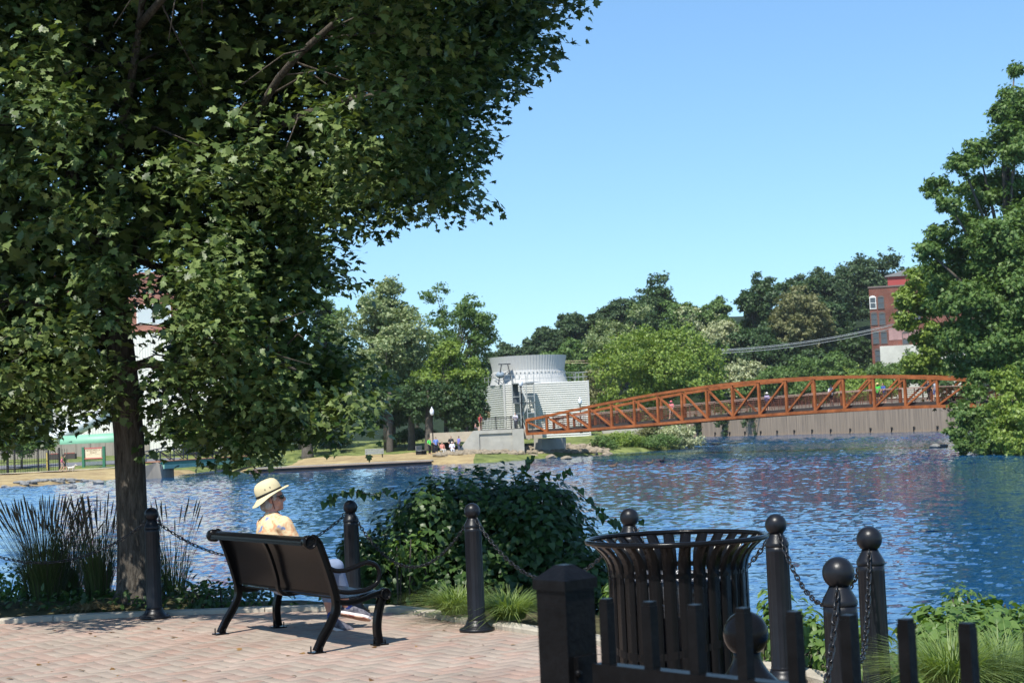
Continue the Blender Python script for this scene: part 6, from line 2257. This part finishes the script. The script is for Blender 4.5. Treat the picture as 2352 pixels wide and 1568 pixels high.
def auto_blobs(rng, cx, cy, z0, z1, hw, k, shape='round', fill=.40):
    """blob centres inside a crown whose outline is round, a cone or open"""
    out = []
    zc, hh = (z0 + z1) / 2, (z1 - z0) / 2
    for i in range(k):
        for _ in range(30):
            d = rng.normal(size=3); d /= np.linalg.norm(d)
            s = rng.uniform(.35, .80)
            v = d * s
            if shape == 'cone':
                wz = 1.0 - .72 * (v[2] + 1) / 2 * 1.0
                v[0] *= wz * 1.25; v[1] *= wz * 1.25
            break
        rr = hw * fill * rng.uniform(.7, 1.15)
        if shape == 'cone':
            rr *= (1.05 - .45 * (v[2] + 1) / 2)
        out.append((cx + v[0] * hw, cy + v[1] * hw, zc + v[2] * hh * .92, rr, min(rr * 1.05, hh * .55)))
    return out


def tree_px(name, label, px_, top, hw_px, Y, bot, m, seed, n=9000, leaf=.34, k=14, shape='round', fill=.42, clumps=9, base_z=None, group=None, tr=.25, cat='tree', extra=(), trunk=True):
    """a tree at depth Y whose crown spans the given pixel rows"""
    rng = np.random.default_rng(seed)
    T = P(px_, top, Y); B = P(px_, bot, Y)
    hw = hw_px * Y / FPX * 1.12
    cx = (T.x + B.x) / 2
    z1, z0 = T.z, B.z
    bz = gz(B.x, Y) if base_z is None else base_z
    bl = auto_blobs(rng, cx, Y, z0 + .10 * (z1 - z0), z1 - .01 * (z1 - z0), hw, k, shape, fill)
    if shape == 'cone':
        bl.append((T.x, Y, z1 - hw * .34, hw * .26, hw * .34))
    for e in extra:
        q = P(e[0], e[1], Y + (e[3] if len(e) > 3 else 0)); bl.append((q.x, q.y, q.z, e[2] * Y / FPX, e[2] * Y / FPX * .9))
    return make_tree(name, label, (B.x, Y, bz), bl, int(n * 2.1), leaf, m, seed, clumps + 8, .36, tr, group, cat, trunk=trunk)


gA = 'trees on the left bank'; gH = 'trees on the hillside'; gR = 'trees on the right bank'
# --- left bank
tree_px('silver_maple', 'tall pointed silver-green tree rising highest left of the cooling tower', 888, 634, 118, 178, 990, 'silver', 61, 15000, .36, 26, 'cone', .40, 10, group=gA, tr=.35, extra=[(905, 660, 26), (870, 665, 24), (845, 700, 30), (930, 720, 36), (800, 760, 45)])
tree_px('locust_tree', 'loose airy tree reaching toward the stack right behind the pointed one', 1048, 660, 92, 200, 900, 'mid', 62, 6500, .34, 22, 'round', .30, 9, group=gA, tr=.25, extra=[(1000, 672, 32), (1085, 735, 34), (1120, 775, 28), (1110, 860, 40), (1125, 905, 26), (1075, 700, 28)])
tree_px('maple_small', 'rounded bright-topped tree in front of the pointed silver-green one', 1025, 778, 78, 173, 985, 'bright', 63, 8000, .32, 16, 'cone', .42, 9, group=gA, extra=[(1040, 800, 28), (1070, 850, 40), (1085, 905, 38)])
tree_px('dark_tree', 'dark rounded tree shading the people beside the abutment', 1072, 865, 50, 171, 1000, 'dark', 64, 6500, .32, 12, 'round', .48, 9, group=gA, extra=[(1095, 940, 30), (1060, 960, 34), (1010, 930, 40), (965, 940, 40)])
tree_px('conifer', 'dark feathery tree at the edge of the maple crown left of the pointed one', 750, 640, 60, 192, 960, 'mid', 65, 7000, .34, 16, 'cone', .42, 9, group=gA, extra=[(700, 700, 40), (770, 720, 40)])
tree_px('bank_tree', 'leafy green tree behind the pale bench mostly covered by the maple', 690, 770, 105, 186, 1015, 'mid', 66, 9000, .34, 16, 'round', .42, 9, group=gA)
tree_px('bank_tree', 'green tree behind the right end of the small footbridge', 590, 830, 80, 190, 1035, 'mid', 67, 7000, .34, 14, 'round', .42, 9, group=gA)
tree_px('bank_tree', 'bright bushy tree behind the small dark footbridge', 430, 950, 75, 184, 1050, 'bright', 68, 6500, .30, 14, 'round', .45, 9, group=gA)
tree_px('bank_tree', 'slim dark tree between the pale bench and the lamp post', 905, 880, 70, 182, 1010, 'dark', 69, 6000, .32, 12, 'round', .45, 9, group=gA)
tree_px('bank_tree', 'young green tree far left behind the black fence', 50, 985, 60, 170, 1060, 'mid', 70, 3500, .26, 10, 'round', .45, 8, group=gA, tr=.1)
tree_px('bank_shrub', 'pale leafy shrub at the left end of the timber bulkhead', 618, 1035, 36, 156, 1075, 'silver', 71, 1800, .22, 8, 'round', .5, 8, cat='shrub', tr=.05)
tree_px('bank_shrub', 'green shrub hanging over the water below the small footbridge', 545, 1058, 42, 165, 1082, 'mid', 72, 1500, .22, 8, 'round', .5, 8, cat='shrub', tr=.05)
tree_px('bank_shrub', 'row of green bushes on the bank behind the lamp post', 930, 985, 55, 180, 1020, 'dark', 73, 2200, .26, 10, 'round', .5, 8, cat='shrub', tr=.05)
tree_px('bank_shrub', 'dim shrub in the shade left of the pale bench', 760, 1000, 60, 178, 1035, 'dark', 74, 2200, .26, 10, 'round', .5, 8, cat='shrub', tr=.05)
for i, (px_, top, hw, Y, m_, lab) in enumerate(((640, 790, 70, 225, 'mid', 'background tree filling the gap behind the small footbridge'), (770, 760, 75, 222, 'dark', 'dark background tree behind the dim shrub'), (960, 770, 75, 225, 'mid', 'background tree behind the lamp post'), (1090, 830, 55, 222, 'dark', 'background tree at the left wall of the cooling tower'), (520, 900, 60, 222, 'mid', 'background tree behind the bright bushy one'))):
    tree_px('bank_tree', lab, px_, top, hw, Y, 1015, m_, 90 + i, 5000, .42, 14, 'round', .45, 9, group=gA)
# bare trunks on the shaded lawn
for px_, w_, Y, lab in ((705, 34, 172, 'thick shaded trunk of a bank tree left of the pale bench'), (985, 26, 171, 'dark tree trunk just behind the lamp post'), (945, 22, 174, 'shaded trunk between the two grey benches'), (895, 20, 172, 'slim trunk just right of the pale bench')):
    q = P(px_, 1010, Y); z0 = gz(q.x, Y); r_ = w_ * Y / FPX / 2.6
    t = empty('bank_tree', (q.x, Y, z0), 0, lab, 'tree', gA)
    MB().tube([(0, 0, -.4), (0, 0, .4), (.05, 0, 2.5), (.2, .1, 6.5)], [r_ * 1.4, r_ * 1.05, r_ * .9, r_ * .6], 10).build('trunk', M['bark_far'], t)
    rng = np.random.default_rng(int(px_))
    cen, nor = crown_points(rng, [(.2, 0, 6.5, 2.4, 1.9), (-1.2, .8, 6.0, 1.8, 1.4), (1.5, -.2, 6.2, 1.8, 1.4), (.1, -1.3, 5.6, 1.6, 1.2)], 3200, 9)
    mesh_obj('crown', leaf_mesh('crown', cen, nor, .32 * rng.uniform(.6, 1.3, len(cen)), *SPRAY, rng), TM['dark'], t)
# --- under and beyond the bridge
tree_px('bank_shrub', 'silver-leaved bush hanging over the water at the bridge middle', 1562, 968, 46, 181, 1040, 'white', 75, 2600, .22, 10, 'round', .5, 9, cat='shrub', tr=.06)
tree_px('bank_shrub', 'olive green bush beside the silver one under the bridge', 1505, 962, 50, 184, 1036, 'olive', 76, 2600, .22, 10, 'round', .5, 9, cat='shrub', tr=.06)
tree_px('bank_shrub', 'bright low bush at the waterline under the bridge', 1435, 990, 58, 178, 1048, 'bright', 77, 2600, .20, 10, 'round', .5, 9, cat='shrub', tr=.05)
tree_px('bank_shrub', 'low green bush in the bank corner left of the bright one', 1385, 1000, 38, 173, 1048, 'mid', 78, 1400, .20, 8, 'round', .5, 8, cat='shrub', tr=.05)
tree_px('bank_shrub', 'low leafy bush filling the bank foot between the bright and silver bushes', 1500, 1000, 60, 178, 1044, 'mid', 79, 2200, .20, 10, 'round', .5, 8, cat='shrub', tr=.05)
# --- middle: in front of the hill
tree_px('round_maple', 'broad yellow-green maple standing right of the cooling tower', 1512, 748, 158, 205, 950, 'bright', 80, 16000, .38, 30, 'round', .32, 10, group=gH, tr=.3, extra=[(1505, 775, 40), (1400, 860, 45), (1420, 920, 45), (1630, 870, 45), (1640, 920, 40)])
tree_px('willow_tree', 'pale grey-green willow top behind the left of the broad maple', 1425, 716, 78, 232, 900, 'silver', 81, 7500, .36, 16, 'round', .40, 9, group=gH, extra=[(1470, 715, 30), (1380, 770, 40)])
tree_px('poplar_tree', 'white-leaved poplar behind the right of the broad maple', 1622, 720, 80, 334, 890, 'white', 82, 8000, .5, 18, 'round', .38, 9, group=gH, extra=[(1665, 760, 36), (1575, 730, 34), (1680, 800, 30)])
tree_px('poplar_tree', 'low white-leaved poplar just above the bridge in the middle', 1722, 822, 58, 308, 920, 'white', 83, 6000, .46, 14, 'round', .42, 9, group=gH, extra=[(1760, 860, 30), (1690, 850, 30), (1740, 900, 40)])
tree_px('bank_tree', 'olive scrub tree between the fan stack and the broad maple', 1375, 830, 50, 240, 960, 'olive', 84, 5000, .36, 12, 'round', .45, 9, group=gH)
tree_px('bank_tree', 'green scrub tree right behind the railing corner of the cooling tower', 1345, 800, 48, 258, 950, 'mid', 85, 5000, .38, 12, 'round', .45, 9, group=gH)
# --- the hillside, left shoulder to right
HL = [(1165, 790, 45, 400, 870, 'deep', 'low dark treetop in the saddle left of the hill'), (1215, 775, 40, 390, 860, 'deep', 'dark tree at the very foot of the hill shoulder'),
      (1262, 742, 48, 345, 850, 'deep', 'dark tree where the hill shoulder starts to rise'), (1312, 714, 50, 350, 850, 'deep', 'dark tree second up the rising hill shoulder'),
      (1362, 696, 50, 352, 850, 'deep', 'dark tree third up the rising hill shoulder'), (1418, 672, 56, 355, 840, 'deep', 'dark tree on the shoulder just left of the tall round crown'),
      (1300, 780, 60, 318, 880, 'mid', 'mid green slope tree right above the fan stack'), (1385, 760, 60, 320, 880, 'deep', 'slope tree below the rising shoulder'),
      (1490, 614, 58, 340, 800, 'dark', 'tall dark round crown standing highest on the middle of the hill'),
      (1590, 672, 46, 345, 800, 'mid', 'lighter open tree right of the tall round crown'), (1640, 680, 48, 350, 810, 'mid', 'lighter bushy tree in the dip of the skyline'),
      (1560, 700, 60, 335, 850, 'mid', 'slope tree behind the white-leaved poplar'), (1690, 735, 50, 352, 850, 'mid', 'tree at the lowest point of the skyline dip'),
      (1743, 628, 50, 330, 800, 'dark', 'dark egg-shaped crown where the right hill begins'), (1735, 720, 75, 318, 900, 'dark', 'broad dark tree below the egg-shaped crown'),
      (1838, 618, 48, 350, 780, 'dark', 'dark top peeking over the olive brown tree'), (1835, 655, 72, 311, 850, 'olive', 'olive brown thin tree in front of the pale house'),
      (1905, 680, 78, 325, 880, 'dark', 'large dark tree left of the brick building'), (1945, 582, 84, 372, 800, 'deep', 'wide crown on the right hilltop, left half'),
      (2025, 553, 78, 376, 800, 'deep', 'highest crown on the right hilltop behind the brick building'), (1885, 602, 58, 372, 780, 'deep', 'treetop stepping down left of the right hilltop'),
      (1960, 760, 62, 312, 900, 'dark', 'dark tree touching the left wall of the brick building'), (1800, 770, 62, 310, 900, 'dark', 'dark lower tree beneath the pale house'),
      (1880, 800, 60, 306, 910, 'dark', 'dark lower tree between pale house and brick building'), (2095, 610, 66, 362, 850, 'deep', 'dark crown behind the red roof shed'),
      (1655, 790, 60, 322, 900, 'dark', 'dark tree just behind the wire ends')]
for i, (px_, top, hw, Y, bot, m_, lab) in enumerate(HL):
    tree_px('hill_tree', lab, px_, top, hw, Y, bot, m_, 200 + i, 7500, .62, 18, 'round', .42, 9, group=gH, tr=.3)
LOW = [(1790, 838, 52, 294, 905, 'mid'), (1850, 822, 56, 290, 905, 'mid'), (1905, 815, 50, 282, 905, 'mid'), (1960, 838, 46, 280, 905, 'bright'), (2010, 836, 46, 282, 905, 'mid'), (2060, 835, 44, 285, 905, 'mid'), (1730, 868, 40, 303, 920, 'mid'), (2120, 800, 60, 275, 900, 'mid'), (1985, 872, 60, 268, 930, 'bright'), (1880, 872, 60, 281, 930, 'mid')]
for i, (px_, top, hw, Y, bot, m_) in enumerate(LOW):
    lab = ['low green thicket above the bridge just right of the white poplar', 'low thicket below the pale house', 'low thicket between pale house and brick building', 'bright low thicket at the brick building left foot', 'low thicket in front of the brick building windows', 'low thicket in front of the stucco annex', 'low thicket under the white poplar', 'green tree filling the gap between annex and right bank trees', 'bright scrub just over the bridge rail on the right', 'scrub just over the bridge rail near the man in white'][i]
    tree_px('thicket', lab, px_, top, hw, Y, bot, m_, 300 + i, 3500, .45, 10, 'round', .5, 8, group='low thickets behind the bridge', tr=.1, cat='shrub')
def px_blobs(lst, Y):
    out = []
    for e in lst:
        q = P(e[0], e[1], Y + e[3]); r_ = e[2] * Y / FPX
        out.append((q.x, q.y, q.z, r_, r_ * .85))
    return out


for pts, lab, sd in (([(1600, 962, 12, 0), (1606, 978, 9, 0), (1612, 992, 8, 0), (1596, 985, 7, 0)], 'dark creeper hanging down the retaining wall beside the silver bush', 331),
                     ([(1660, 962, 15, 0), (1668, 980, 10, 0), (1664, 994, 7, 0), (1650, 972, 9, 0)], 'small creeper hanging on the retaining wall', 332),
                     ([(1725, 955, 22, 0), (1742, 968, 16, 0), (1748, 985, 12, 0), (1736, 996, 8, 0), (1712, 968, 12, 0), (1755, 996, 7, 0)], 'bushy creeper hanging farthest right on the retaining wall', 333)):
    kx_ = P(pts[0][0], 980, 1.0).x
    Yw = W1.y + (kx_ * W1.y - W1.x) / (wd_.x - kx_ * wd_.y) * wd_.y - 1.5
    bb_ = px_blobs(pts, Yw)
    make_tree('hanging_shrub', lab, (bb_[0][0], Yw, bb_[0][2]), bb_, 1100, .36, 'dark', sd, 9, .5, .05, None, 'shrub', trunk=False)
# --- right bank
Yr = 116
big = px_blobs([(2345, 235, 60, 2), (2300, 260, 28, 0), (2330, 330, 60, 0), (2250, 350, 42, 1), (2210, 375, 36, -1), (2150, 430, 34, 0), (2180, 470, 30, -2), (2250, 440, 60, 2), (2330, 430, 70, 3), (2400, 300, 90, 4), (2420, 480, 100, 4),
                (2225, 530, 55, 0), (2160, 540, 40, 1), (2130, 575, 34, -1), (2190, 610, 60, 2), (2290, 560, 75, -2), (2380, 600, 80, -3), (2320, 680, 80, -3), (2240, 690, 65, -2), (2170, 680, 50, 0), (2390, 720, 80, -2), (2290, 780, 75, -3), (2210, 770, 50, -1), (2370, 810, 70, -4), (2460, 640, 110, 2), (2330, 160, 22, 3), (2345, 520, 70, 0), (2270, 620, 60, 0), (2200, 840, 34, 2), (2260, 830, 50, 0), (2320, 860, 50, -2), (2150, 620, 30, 2)], Yr)
bx = P(2330, 900, Yr + 2).x
make_tree('bank_tree', 'very tall spreading tree on the right bank reaching out over the river', (bx, Yr + 2, gz(bx, Yr + 2)), big, 85000, .32, 'mid', 401, 26, .36, .45, gR)
yl = px_blobs([(2110, 640, 40, 0), (2085, 690, 36, 0), (2125, 700, 48, 1), (2082, 735, 30, 0), (2125, 760, 38, 1), (2165, 640, 40, 2), (2160, 690, 50, 3), (2105, 830, 36, 1), (2150, 850, 40, 2), (2135, 800, 32, 1), (2180, 780, 50, 3)], 140)
bx = P(2235, 900, 143).x
make_tree('bank_tree', 'bright yellow-green maple edging the right bank in front of the brick building', (bx, 143, gz(bx, 143)), yl, 24000, .32, 'bright', 402, 20, .36, .22, gR)
sh = px_blobs([(2222, 965, 34, 0), (2192, 990, 24, -2), (2240, 900, 30, 2), (2205, 940, 26, 1), (2265, 970, 50, 0), (2218, 1020, 26, -3), (2280, 1020, 40, -4), (2250, 865, 28, 3)], 109)
bx = P(2250, 1000, 110).x
make_tree('bank_shrub', 'dense shrub mass at the water edge of the right bank', (bx, 110, gz(bx, 110)), sh, 12000, .24, 'mid', 403, 20, .36, .12, gR, 'shrub')
sh = px_blobs([(2330, 900, 52, 0), (2320, 985, 50, -3), (2370, 960, 60, -4), (2345, 1025, 30, -6), (2310, 870, 40, 1), (2390, 1020, 40, -7), (2300, 930, 36, -1)], 106)
bx = P(2345, 1000, 106).x
make_tree('bank_shrub', 'sunlit vine-covered shrub at the right picture edge over the water', (bx, 106, gz(bx, 106)), sh, 12000, .24, 'bright', 404, 20, .36, .12, gR, 'shrub')
far_r = px_blobs([(2330, 760, 90, 8), (2420, 860, 110, 6), (2260, 860, 70, 9), (2200, 900, 60, 10)], 122)
bx = P(2330, 950, 130).x
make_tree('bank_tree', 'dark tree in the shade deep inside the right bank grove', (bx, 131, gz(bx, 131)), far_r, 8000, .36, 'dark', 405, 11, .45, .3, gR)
far2 = px_blobs([(2560, 500, 150, 14), (2620, 300, 140, 16), (2520, 750, 150, 14), (2500, 950, 100, -6)], 120)
bx = P(2560, 950, 126).x
make_tree('bank_tree', 'large tree continuing the right bank grove past the picture edge', (bx, 126, gz(bx, 126)), far2, 9000, .40, 'mid', 406, 12, .45, .4, gR)
# ------------------------------------------------------------------ summer haze over the river
hm = bpy.data.materials.new('haze'); hm.use_nodes = True
nt = hm.node_tree; nt.nodes.remove(nt.nodes['Principled BSDF'])
pv = nt.nodes.new('ShaderNodeVolumePrincipled')
pv.inputs['Color'].default_value = (.86, .93, 1.0, 1)
pv.inputs['Density'].default_value = 0.00007
nt.links.new(pv.outputs[0], nt.nodes['Material Output'].inputs['Volume'])
mb = MB(); mb.box((0, 590, 26), (640, 1240, 60))
o = mb.build('haze', hm); tag(o, kind='stuff')
